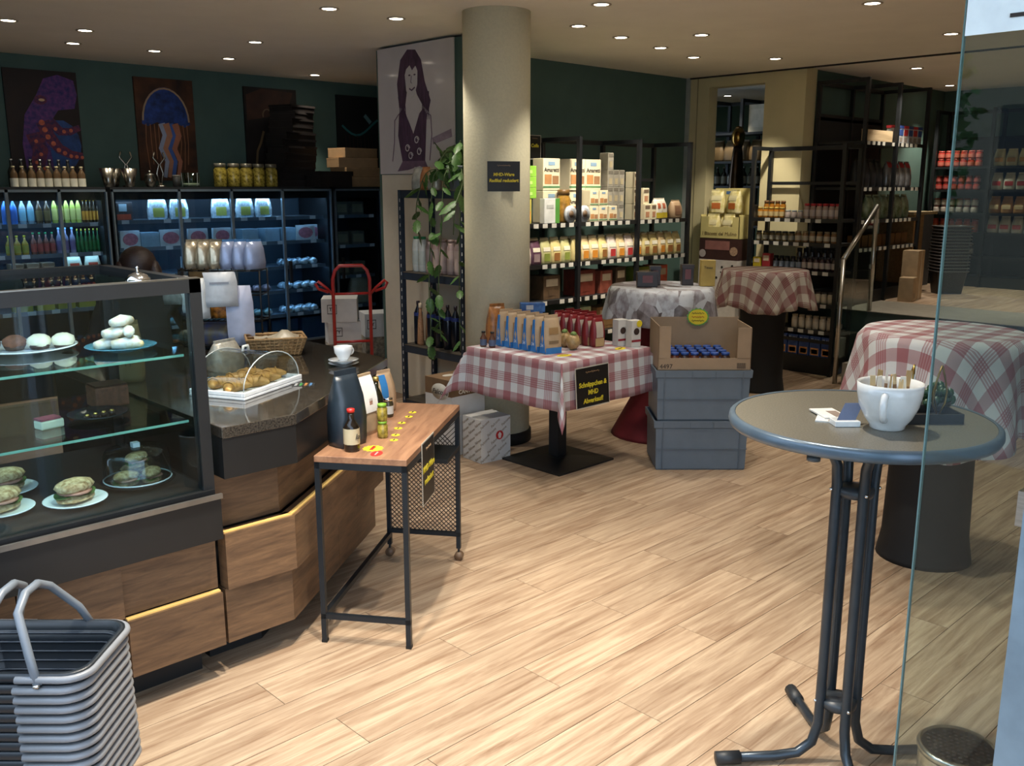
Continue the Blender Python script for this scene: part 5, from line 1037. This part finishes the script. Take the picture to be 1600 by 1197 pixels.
t = thing('ashtray_bin', 'round stainless bin with perforated lid at the foot of the glass door', 'bin', (2.35, .755, 0)); MB().lathe([(.085, 0), (.09, .02), (.095, .3), (.092, .31)], 32).build('drum', STEEL, t); MB().lathe([(.098, .3), (.1, .315), (.092, .322), (.088, .316)], 32).build('rim', STEEL, t); MB().lathe([(.001, .316), (.088, .316)], 28, cap=False).build('lid', mat('perforated_steel', '#9a968c', .35, .8), t)
b = MB()
for i in range(-5, 6):
    for j in range(-5, 6):
        x, y = i*.0155, j*.0155+(i % 2)*.0078
        if math.hypot(x, y) < .08: b.lathe([(.0045, .3165), (.0045, .3168)], 6, (x, y, 0), smooth=False)
b.build('holes', BLACKM, t)
# ---------------- dark display shelving ----------------
TAG2 = mat('shelf_tag', '#c2bfb4', .6)
def gondola(name, label, loc, rz, L_, depth, frames, top, shelves, base=.16, tags=True, back=False, mesh=None):
    """local x along the front, y to the back; frames = x of ladder frames"""
    t = thing(name, label, 'shelf', loc, rz); w = .035
    for x in frames:
        b = MB(); b.box(x-w/2, x+w/2, 0, w, 0, top).box(x-w/2, x+w/2, depth-w, depth, 0, top).box(x-w/2, x+w/2, w, depth-w, top-w, top); b.build('upright_frame', BLACK, t)
    for z in shelves:
        s = MB().box(frames[0], frames[-1], .02, depth-.04, z-.025, z).build('shelf', BLACK, t)
        if tags:
            MB().box(frames[0]+.02, frames[-1]-.02, .012, .02, z-.032, z+.002).build('price_rail', C('#1a1a1a', .4), s); n = int((frames[-1]-frames[0])/.105)
            for i in range(n):
                if (i*5+int(z*10)) % 7: MB().box(frames[0]+.05+.105*i, frames[0]+.105+.105*i, .009, .012, z-.034, z+.0).build('price_tag', TAG2, s)
    if back: MB().box(frames[0], frames[-1], depth-.03, depth-.015, base, top-.3).build('back_panel', BLACKM, t)
    MB().box(frames[0], frames[-1], depth-.03, depth-.01, top-.04, top).build('top_rail', BLACK, t); MB().box(frames[0], frames[-1], depth-.03, depth-.01, top-.36, top-.33).build('cross_rail', BLACK, t)
    MB().box(frames[0], frames[-1], .03, depth-.03, 0, base).build('plinth', BLACK, t)
    return t
gondola('biscuit_shelf', 'dark metal shelving of amaretti boxes and biscuit bags on the green wall', (0, 5.27, 0), 0, 0, .46, (5.08, 5.88, 6.67, 7.43), 2.15, (.5, .82, 1.12, 1.45))
random.seed(31)
ZA, ZBs, YF = 1.4502, 1.1202, 5.36
# amaretti cartons
AM = mat('amaretti_cream', '#cfc4a4', .6, var=.05); ST = (0, 1, .08, .14, C('#4f7a52'))
def amaretti(w, h, label, group, spots, txt=True):
    p = pack('amaretti_box', label, w, .12, h, AM, prints=(ST, (.08, .5, .2, .5, C('#a8784a')), (.55, .92, .2, .46, C('#8f6a48')), (.3, .7, .78, .9, C('#7a94a8'))))
    if txt: text('Amaretti', h*.19, p, INK, (0, -.0622, h*.64), FY, bold=.0008)
    return spread(p, spots, group)
amaretti(.20, .26, 'large cream amaretti carton with green stripe on the top shelf', 'large amaretti cartons', [(5.72, YF+.15, ZA, 0), (6.03, YF+.15, ZA, .0), (6.245, YF+.15, ZA, 0), (5.72, YF+.15, ZA+.263, 0), (6.03, YF+.14, ZA+.263, 0), (6.245, YF+.15, ZA+.263, 0)])
amaretti(.11, .13, 'small cream amaretti carton in front on the top shelf', 'small amaretti cartons', [(6.11, YF+.015, ZA, 0), (6.23, YF+.015, ZA, 0), (6.36, YF+.015, ZA, 0), (6.11, YF+.015, ZA+.132, 0), (6.23, YF+.015, ZA+.132, 0)], False)
GB = mat('grey_biscuit_tin', '#8f8a7c', .5, var=.12, scale=20)
p = pack('grey_biscuit_pack', 'slim grey beige biscuit pack in the tall stack on the top shelf', .075, .1, .145, GB, prints=((.1, .9, .75, .95, C('#6d685c')), (.25, .75, .15, .5, C('#a59878')))); spread(p, [(6.43+.078*i, YF+.1, ZA+.146*k, 0) for i in range(3) for k in range(3 if i else 4)], 'grey biscuit packs')
p = pack('cream_biscuit_pack', 'slim cream biscuit pack with dark print beside the bay post', .085, .1, .14, AM, prints=((.1, .9, .7, .9, C('#6b5a48')), (.2, .8, .15, .5, C('#a87858')))); spread(p, [(6.74, YF+.05, ZA+.141*k, 0) for k in range(3)]+[(6.84, YF, ZA, 0), (6.93, YF, ZA, .1), (6.84, YF+.02, ZA+.141, 0)], 'cream biscuit packs')
p = bag('white_cookie_bag', 'white cookie bag with yellow base on the top shelf end', .11, .07, .19, C('#cfcab8'), lab=((-.45, .45, .04, .3, C('#b5a02a')), (-.2, .2, .5, .75, C('#a8583a')))); spread(p, [(7.06, YF+.02, ZA, 0), (7.17, YF+.05, ZA, .1)], 'white cookie bags')
p = bag('brown_cookie_bag', 'brown pictured cookie bag at the right end of the top shelf', .13, .07, .17, C('#a58a6a'), lab=((-.3, .3, .2, .7, C('#7a5a42')),)); spread(p, [(7.32, YF, ZA, -.1)])
LIME = mat('lime_card', '#7fb03a', .55, var=.06)
p = pack('lime_green_box', 'lime green gift carton stacked on the left top shelf', .24, .14, .085, LIME, prints=((.2, .8, .3, .6, C('#a5cf6a')),)); spread(p, [(5.36, YF+.1, ZA+.2+.0863*k, 0) for k in range(3)], 'lime green cartons')
p = pack('panettone_box', 'yellow-green carton with chocolate cake picture on the left top shelf', .2, .13, .198, C('#b5a84a'), prints=((.15, .6, .2, .6, C('#6b3f24')), (.2, .8, .7, .88, C('#a8402a')), (.6, .95, .1, .5, C('#c98a3a')))); spread(p, [(5.33, YF+.1, ZA, 0)])
t = pack('white_brochure_box', 'white carton with green edge leaning on the top shelf', .2, .05, .2, C('#c9cac4'), prints=((.72, 1, 0, 1, C('#4f8a3a')), (.15, .6, .6, .75, C('#a8aaa4')))); t.location = (5.58, YF-.025, ZA); t.rotation_euler[2] = .1
p = jar('sweet_canister', 'brown glass canister with gold fill on the top shelf', .27, .06, mat('gold_sweets', '#8f6a2a', .3, var=.5, scale=30), C('#6b4f2a', .35)); p.location = (5.80, 5.387, ZA)
for i, x in enumerate((5.80, 5.97)):
    t = thing('round_tin', 'round silver grey tin lid standing upright on the top shelf front', 'tin', (x, 5.308, ZA), 0, 'upright round tins'); MB().tube([(0, -.01, .07), (0, .01, .07)], .07, 24).build('disc', C('#a5a8a8', .35), t); MB().tube([(0, -.012, .07), (0, -.0101, .07)], .05, 20).build('rim_ring', C('#7a7d80', .4), t); MB().tube([(0, -.0135, .07), (0, -.0121, .07)], .03, 16).build('picture', C('#5a4632'), t)
t = sign('shelf_sign', 'small black shelf sign with yellow writing behind the bay post', .15, .2, (5.76, 5.69, 1.97), 0, ('Coffe',), .04, head=True)
# bags on the lower shelf
BG = [('cream biscuit bag with nut picture', '#cbb97c', '#8f5f2f'), ('white biscuit bag with red berry picture', '#cbbcb0', '#a8302f'), ('plum coloured biscuit bag with crumbs picture', '#5a3a4a', '#8f7a7a'), ('pale green-cream biscuit bag', '#b5b07a', '#7f8a3a'), ('orange pictured cream biscuit bag', '#d0b888', '#c9822a')]
PB = [bag('biscuit_bag', l+' on the lit middle shelf', .105, .075, .21, mat('bb%d' % i, c, .4, var=.15, scale=25, bump=.1), topm=C('#b5a884'), lab=((-.3, .3, .12, .42, C(d)), (-.36, .36, .5, .66, C('#d6cfb8'))), cat='biscuit bag') for i, (l, c, d) in enumerate(BG)]
seq = [0, 1, 2, 3, 0, 3, 0, 4, 4, 0, 1, 4, 1, 4, 0, 0, 4, 0, 0]; used = set(); x = 5.17
for i, k in enumerate(seq):
    x = 5.165+.1195*i+(.02 if 5.8 < 5.165+.1195*i < 5.95 else 0)
    for row in (0, 1):
        if k in used: o = dup(PB[k])
        else: o = PB[k]; used.add(k)
        o['group'] = 'biscuit bags '+str(BG[k][0]); o.location = (x, 5.345+.12*row, ZBs); o.rotation_euler = (0, 0, random.uniform(-.1, .1))
# lower shelves
for i, (x, z, w, h, c, l) in enumerate(((5.62, .82, .2, .2, '#5a4632', 'brown patterned chocolate carton'), (6.05, .82, .24, .22, '#6b2f22', 'dark orange chocolate carton'), (6.32, .82, .16, .2, '#8a4a3a', 'reddish praline carton'), (6.52, .82, .14, .22, '#4a3a2c', 'dark brown praline carton'), (6.85, .82, .22, .2, '#6f7a2c', 'olive green biscuit carton'), (7.12, .82, .18, .2, '#b5543a', 'red and cream biscuit carton'), (5.6, .5, .2, .18, '#c97f2a', 'orange biscuit carton'), (5.86, .5, .16, .2, '#b9b0a0', 'cream book-like carton'), (6.05, .5, .14, .22, '#b0c29a', 'pale green flowered carton'), (6.35, .5, .3, .2, '#8a6a44', 'brown kraft carton'), (6.62, .5, .16, .22, '#b5847a', 'pink patterned carton'))):
    t = pack('lower_shelf_carton', l+' low on the biscuit shelving', w, .16, h, mat('lsc%d' % i, c, .5, var=.3, scale=18), prints=((.15, .85, .55, .85, C('#b5a58a')), (.3, .7, .15, .4, C(c)))); t.location = (x, 5.42, z+.0002)

# ---------------- shelf of jars by the steps (front looks towards -X) ----------------
def jx(y, x=8.05): return x
G2 = gondola('jar_shelf', 'dark metal shelving of jars and small bottles beside the glass railing', (8.03, 4.98, 0), -pi/2, 0, .34, (.0, .92), 2.12, (.42, .67, .97, 1.23, 1.45), .17)
MB().box(0, .92, .02, .04, .30, .33).build('cross_rail', BLACK, G2)
def on_j(u, d, z): return (8.03+d, 4.98-u, z)       # u along the front, d depth
def jrow(z, items, d=.08):
    for name, label, group, n, u0, du, h, r, f, l, lb in items:
        p = jar(name, label, h, r, f, l, lb); spread(p, [on_j(u0+du*i, d, z+.0002) for i in range(n)], group, ref='the doorway')
HON = C('#9a6420', .15); GLD = C('#b59a4a', .4); REDL = C('#a8242a', .4)
jrow(1.45, [('honey_jar', 'amber honey jar with gold lid on the top jar shelf', 'honey jars front', 5, .06, .058, .1, .026, HON, GLD, C('#b5a070')), ('cream_jar', 'pale glass cream jar on the top jar shelf', 'cream jars', 3, .36, .062, .075, .028, C('#a89a90', .2), C('#9aa5a8', .3), None), ('red_lid_jar', 'jar with bright red lid on the top jar shelf', 'red lid jars', 6, .55, .062, .14, .028, C('#a88f80', .2), REDL, C('#b5a59a'))])
jrow(1.45, [('back_honey_jar', 'taller amber honey jar in the back row of the top jar shelf', 'honey jars back', 4, .07, .06, .16, .026, HON, C('#6b4a2a'), C('#8a5a2a'))], .17)
jrow(1.23, [('spice_jar', 'small spice jar with dark lid on the second jar shelf', 'spice jars', 6, .06, .07, .095, .028, C('#6b5a3a', .2), C('#2c2a28'), C('#8f8a7a')), ('paste_jar', 'beige paste jar with pale label on the second jar shelf', 'paste jars', 6, .48, .072, .105, .029, C('#8a6a4a', .2), C('#8a7a5a'), C('#b5a890'))])
jrow(.97, [('dark_sauce_jar', 'dark sauce jar with blue-white label on the third jar shelf', 'dark sauce jars', 5, .26, .06, .125, .026, C('#1e1a1c', .2), BLACKM, C('#7f8a9a')), ('jam_jar', 'dark jam jar with cream label on the third jar shelf', 'jam jars', 6, .56, .06, .13, .027, C('#3a2424', .2), C('#26242a'), C('#b0a49c'))])
jrow(.97, [('back_jam_jar', 'taller dark jam jar at the back of the third jar shelf', 'jam jars back', 7, .45, .065, .20, .027, C('#2a2024', .2), BLACKM, C('#9a94a0'))], .18)
for k, (u, c, h, l) in enumerate(((.07, '#b5a020', .1, 'yellow tea carton on the third jar shelf'), (.17, '#9a2a30', .14, 'red tea carton on the third jar shelf'))):
    t = pack('tea_carton', l, .085, .07, h, C(c), prints=((.15, .85, .5, .85, C('#c9b9a0')),)); t.location = on_j(u, .08, .9702); t.rotation_euler[2] = -pi/2
jrow(.67, [('coconut_jar', 'squat pale jar with black lid on the fourth jar shelf', 'pale squat jars', 6, .52, .066, .11, .029, C('#b5ab94', .3), C('#33302c'), C('#c2b59a')), ('blue_can', 'blue capped dark can on the fourth jar shelf', 'blue cans', 5, .18, .062, .1, .026, C('#26303c', .3), C('#2f6fa8'), None)])
jrow(.42, [('tomato_jar', 'pale tomato jar with flower label low on the jar shelf', 'pale tomato jars', 6, .5, .072, .13, .031, C('#c2b49c', .3), C('#a5957a'), C('#c9bda8'))])
for k in range(7):
    t = pack('pudding_box', 'blue pudding carton on the bottom jar shelf, %s from the doorway' % ORD[k], .105, .05, .19, mat('pudding_blue', '#2a4a86', .5, var=.12), prints=((.12, .88, .06, .42, C('#c98a50')), (.2, .8, .12, .34, C('#d8c8b0'))), group='blue pudding cartons'); t.location = on_j(.17+.115*k, .06, .1702); t.rotation_euler[2] = -pi/2
    text('ELAH', .034, t, C('#d0d6de'), (0, -.0268, .155), FY, bold=.001)
for k in range(2):
    t = pack('grey_stock_box', 'plain grey carton behind the blue pudding cartons', .2, .12, .24-.06*k, C('#7d7a72'), group='grey stock cartons'); t.location = on_j(.62+.22*k, .2, .1702); t.rotation_euler[2] = -pi/2

# ---------------- biscuit carton tower by the doorway ----------------
YD = mat('cream_yellow_card', '#cdbf7c', .6, var=.05)
def tower(name, label, z, h, m, w=.46): 
    t = thing(name, label, 'box', (8.21, 5.36, z), -pi/2); MB().box(-w/2, w/2, -.13, .13, 0, h).build('carton', m, t, bevel=.002); return t
tower('yellow_base_carton', 'plain yellow carton at the bottom of the biscuit tower', 0, .42, C('#b0a050'))
tower('white_base_carton', 'white carton with dark dots low in the biscuit tower', .4205, .37, C('#bdb7ad'))
t = tower('dotted_carton', 'white carton with dark chocolate dots under the brown carton', .791, .225, C('#c4beb6'))
random.seed(4)
for i in range(16): MB().vprism(disc(random.uniform(-.2, .2), random.uniform(.03, .2), random.uniform(.007, .014), 8), -.1315, -.1302).build('dot', INK, t)
t = tower('brown_chocolate_carton', 'dark brown chocolate carton under the yellow biscuit display', 1.0165, .21, mat('choc_carton', '#3f2622', .5, var=.15))
MB().box(-.16, .13, -.132, -.1302, .1, .19).build('pink_panel', C('#8f6058'), t); MB().vprism(disc(.18, .09, .045, 16), -.1325, -.1302).build('cookie_print', mat('cookie_print', '#a88a70', .6, var=.5, scale=90), t); MB().vprism(disc(-.19, .06, .04, 12), -.1325, -.1302).build('cream_print', C('#b5aaa4'), t)
t = thing('biscuit_display', 'open cream yellow display carton of biscuit bags with printed name', 'display', (8.21, 5.36, 1.227), -pi/2)
b = MB(); b.box(-.23, .23, -.13, .13, 0, .006).box(-.23, .23, .12, .126, 0, .50).box(-.23, -.224, -.13, .126, 0, .24).box(.224, .23, -.13, .126, 0, .24).box(-.23, .23, -.13, -.124, 0, .12).box(-.23, -.13, -.13, -.124, .12, .22).box(.15, .23, -.13, -.124, .12, .22); b.build('carton', YD, t)
text('I Biscotti del Mulino', .05, t, mat('brown_letter', '#5f4a2c', .6), (.0, -.1312, .05), FY, .05); MB().box(-.1, .06, .118, .1195, .44, .47).build('blue_print', C('#4f6f9a'), t); MB().box(-.02, .1, .118, .1195, .3, .37).build('grey_print', C('#a8a48c'), t)
bbm = mat('biscuit_yellow_film', '#d6c46a', .35, var=.25, scale=20, bump=.3, var2='#e6dcae')
p = bag('biscuit_pouch', 'yellow biscuit pouch lying in the cream display carton', .15, .08, .24, bbm, lab=((-.3, .3, .2, .45, C('#b5642a')), (-.35, .35, .55, .75, C('#cfc59a')))); spread(p, [(8.15, 5.48, 1.2332, -pi/2+.1), (8.26, 5.47, 1.2332, -pi/2), (8.15, 5.29, 1.2332, -pi/2-.1), (8.26, 5.28, 1.2332, -pi/2+.05)], 'yellow biscuit pouches')
for i, (y, z, a) in enumerate(((5.49, 1.4735, .3), (5.28, 1.4735, -.2))): dup(p, (8.22, y, z), -pi/2+a)

# ---------------- back room seen through the doorway ----------------
G3 = gondola('store_shelf', 'dark metal shelving with paper bags seen through the doorway', (9.5, 6.7, 0), -pi/2, 0, .4, (.0, .22, .62, 1.3), 2.72, (.9, 1.3, 1.75, 2.03, 2.35), .15, tags=False)
p = bag('store_bag', 'brown paper coffee bag on the back room shelving', .15, .1, .24, C('#6f5a3a')); spread(p, [(9.62, 6.6-.17*i, 2.0302, -pi/2) for i in range(6)]+[(9.62, 6.6-.17*i, 1.3002, -pi/2) for i in range(6)], 'brown bags in the back room')
p = bottle('store_bottle', 'dark bottle with pale label on the back room shelving', 'bottle', .22, .035, C('#2a2a26', .2), C('#8a8a80'), C('#8f8c80')); spread(p, [(9.62, 6.62-.09*i, 1.7502, 0) for i in range(11)], 'dark bottles in the back room')
t = thing('white_sign_box', 'plain white box high on the back room shelving', 'box', (9.65, 5.85, 2.3502), 0); MB().box(-.1, .1, -.16, .16, 0, .3).build('carton', C('#a8a698'), t); MB().box(-.101, -.1, -.14, .14, .05, .25).build('print', C('#b5b3a6'), t)
t = thing('bronze_stand', 'tall dark bronze stand with gold foil head in the doorway', 'display stand', (8.95, 5.75, 0)); BRZ = mat('bronze', '#3a2c1e', .25, .8, var=.4, scale=12, bump=.3)
MB().lathe([(.16, 0), (.16, .03), (.03, .06), (.03, 1.5)], 18).build('pole', BRZ, t); MB().loft([[(.09*k*cos(q), .07*k*sin(q), z) for q in [2*pi*j/12 for j in range(12)]] for k, z in ((.6, 1.15), (1, 1.5), (1.05, 1.8), (.8, 2.05), (.6, 2.17))]).build('drape', BRZ, t); MB().blob((0, 0, 2.26), (.075, .075, .11), 12, 8, jit=.12).build('foil_head', mat('gold_foil2', '#8a6a34', .2, 1, var=.5, scale=14, bump=.5), t)

# ---------------- shelving and goods on the raised floor ----------------
ZP = .606
gondola('coffee_shelf', 'dark metal shelving with coffee packs on the raised floor', (0, 4.15, ZP), 0, 0, .52, (8.62, 9.30, 9.98), 2.13, (.55, .82, 1.13, 1.56), .12, back=True)
t = thing('wood_header', 'slanting pale wooden header board on the coffee shelving', 'board', (8.66, 4.2, ZP+1.5602)); MB().box(0, .62, 0, .02, 0, .11).build('board', wood('pale_board', '#a08a6a', '#bda684'), t); MB().box(0, .62, .02, .03, .1, .112).build('cap', BLACK, t)
CP_ = [('red and white coffee pack', '#b5b0aa', '#a8282c'), ('blue and white coffee pack', '#a8acb0', '#2f4a86')]
for k, (l, c, d) in enumerate(CP_):
    p = pack('coffee_pack', l+' on the upper shelf of the coffee shelving', .1, .08, .17, C(c), prints=((.05, .95, .45, .8, C(d)), (.2, .8, .1, .35, C('#8a8078'))), lid=C('#2a3f7a' if k else '#a8282c')); spread(p, [(9.36+.22*i+.11*k, 4.24, ZP+1.5602, 0) for i in range(3)], l+'s', ref='the pillar')
p = bag('black_coffee_pouch', 'matt black coffee pouch on the coffee shelving', .13, .08, .27, C('#141416', .4)); spread(p, [(8.72+.135*i, 4.27, ZP+1.1302, 0) for i in range(4)], 'black coffee pouches', ref='the pillar')
p = bag('silver_coffee_pouch', 'silver and red coffee pouch on the coffee shelving', .12, .08, .26, mat('silver_red', '#8a8a8c', .25, .5, var=.3, scale=20), lab=((-.4, .4, .75, .95, C('#a8282c')),)); spread(p, [(9.38+.14*i, 4.27, ZP+1.1302, 0) for i in range(4)], 'silver coffee pouches', ref='the bay post')
p = bag('green_tea_pouch', 'green and white tea pouch on the coffee shelving', .13, .08, .24, mat('green_pouch', '#5f7f4a', .3, .2, var=.4, scale=14, var2='#b5c2a8')); spread(p, [(9.0+.16*i, 4.27, ZP+.8202, 0) for i in range(6)], 'green tea pouches', ref='the pillar')
p = pack('small_tea_box', 'small amber tea carton on the low coffee shelf', .12, .08, .12, C('#6b4a26')); spread(p, [(8.75+.15*i, 4.26, ZP+.5502, 0) for i in range(8)], 'amber tea cartons', ref='the pillar')
gondola('far_shelf', 'dark metal shelving of red jars and cartons at the far wall', (11.3, 4.6, ZP), -pi/2, 0, .38, (.0, .62, 1.3, 2.0, 2.7), 2.0, (.35, .62, .84, 1.1, 1.36), .12, tags=False, back=True)
def on_f(u, z, d=.09): return (11.3+d, 4.6-u, ZP+z+.0002)
def frow(label, group, z, u0, u1, du, h, r, f, l, lb, lay=1):
    p = jar('far_jar', label, h, r, f, l, lb); n = int((u1-u0)/du); spread(p, [on_f(u0+du*i, z+h*1.002*k) for k in range(lay) for i in range(n)], group)
TOM = C('#8a2a22', .25)
frow('red tomato jar on the upper far shelf', 'upper red jars', 1.36, .05, .6, .085, .09, .038, TOM, C('#a8483a', .4), C('#a85a4a'), 2); frow('red sauce jar on the second far shelf', 'second red jars', 1.1, .05, .6, .085, .08, .038, TOM, C('#8f3a30', .4), C('#a85048'), 2)
frow('white labelled jar on the third far shelf', 'white far jars', .84, .05, .6, .085, .08, .038, C('#b5aca0', .4), C('#8a3a34', .4), C('#c2b8ac'), 2); frow('orange red jar on the fourth far shelf', 'orange far jars', .62, .05, .6, .09, .15, .04, C('#a8402a', .3), C('#8a2a24', .4), C('#b5603a'))
frow('dark jar on the lowest far shelf', 'dark far jars', .35, .05, .6, .085, .14, .036, C('#3a302a', .3), C('#5a4a3a', .4), C('#8f8070'))
for z, l, c, d in ((1.36, 'white and yellow pasta bag on the upper far shelf', '#c9bd94', '#b5843a'), (1.1, 'cream pasta bag with red band on the second far shelf', '#c9c4b4', '#a8302f'), (.84, 'orange pasta bag on the third far shelf', '#b5844a', '#c9b48a'), (.62, 'white rice bag with red band on the fourth far shelf', '#c2bcae', '#a8302f')):
    p = bag('pasta_pack', l, .11, .07, .19, C(c), lab=((-.4, .4, .25, .5, C(d)),)); spread(p, [on_f(.70+.13*i, z) [:3]+(-pi/2,) for i in range(14) if abs(.70+.13*i-1.3) > .07 and abs(.70+.13*i-2.0) > .07], l.split(' on ')[0]+'s far')
# goods standing on the raised floor
t = thing('tall_carton', 'tall beige carton standing on the raised floor behind the railing', 'box', (9.62, 4.03, ZP), .1); MB().box(-.1, .1, -.08, .08, 0, .5).build('carton', mat('beige_carton', '#a89070', .7), t, bevel=.003); MB().box(-.02, .02, -.081, -.08, 0, .5).build('tape', C('#b5a488'), t)
t = thing('small_carton', 'small beige carton in front of the tall carton behind the railing', 'box', (9.42, 3.98, ZP), .2); MB().box(-.09, .09, -.07, .07, 0, .24).build('carton', mat('beige_carton', '#a89070'), t, bevel=.003); MB().box(-.05, .05, -.071, -.07, .03, .08).build('print', C('#8a7658'), t)
t = thing('wood_counter', 'wood and grey counter with overhanging top beyond the coffee shelving', 'counter', (10.35, 4.36, ZP)); MB().box(-.32, .3, -.12, .3, .84, .87).build('top', wood('pale_counter', '#a89068', '#c2ac84'), t); MB().box(-.25, .0, -.1, .28, .06, .84).build('wood_side', wood('pale_counter2', '#8a6a44', '#a8885c'), t); MB().box(.0, .25, -.1, .28, .06, .84).build('grey_side', C('#5f6468', .5), t); MB().box(-.2, .2, -.06, .24, 0, .06).build('plinth', BLACKM, t)
GBK = mat('far_basket_grey', '#4a4644', .5)
def far_basket(i):
    t = thing('stacked_basket', 'dark grey shopping basket in the stack on the raised floor', 'shopping basket', (10.42, 3.98, ZP+.034*i), CA, 'far basket stack')
    MB().loft([rrect(.13, .1, .03, 0, 3), rrect(.165, .13, .04, .24, 3), rrect(.17, .135, .04, .25, 3), rrect(.155, .12, .035, .25, 3), rrect(.122, .092, .03, .01, 3)]).build('tub', C('#2a2624', .5), t); MB().tube([p for p in rrect(.172, .137, .04, .243, 3)], .008, 6, closed=True).build('rim', GBK, t); return t
fb = far_basket(0)
for i in range(1, 15): dup(fb, (10.42, 3.98, ZP+.034*i), label='dark grey shopping basket, %s from the bottom of the stack on the raised floor' % ORD[i])

# ---------------- steel and glass railing beside the steps ----------------
rl = thing('stair_railing', 'brushed steel railing with glass infill beside the entrance steps', 'railing', (0, 0, 0))
MB().tube([(7.8, 3.88, 0), (7.8, 3.88, 1.12)], .021, 12).build('post', STEEL, rl); MB().tube([(8.42, 3.90, .606), (8.42, 3.90, 1.56)], .021, 12).build('post', STEEL, rl)
MB().tube([(7.8, 3.88, 1.12), (8.42, 3.90, 1.57)], .022, 12).build('handrail', STEEL, rl)
MB()._add([(7.84, 3.876, .1), (8.38, 3.896, .55), (8.38, 3.896, 1.48), (7.84, 3.876, 1.09), (7.84, 3.884, .1), (8.38, 3.904, .55), (8.38, 3.904, 1.48), (7.84, 3.884, 1.09)], [(0, 1, 2, 3), (7, 6, 5, 4), (0, 4, 5, 1), (1, 5, 6, 2), (2, 6, 7, 3), (3, 7, 4, 0)]).build('glass', PANE, rl)
MB().box(7.79, 7.85, 3.87, 3.89, .5, .54).build('clamp', STEEL, rl); MB().box(8.37, 8.43, 3.89, 3.91, 1.0, 1.04).build('clamp', STEEL, rl)
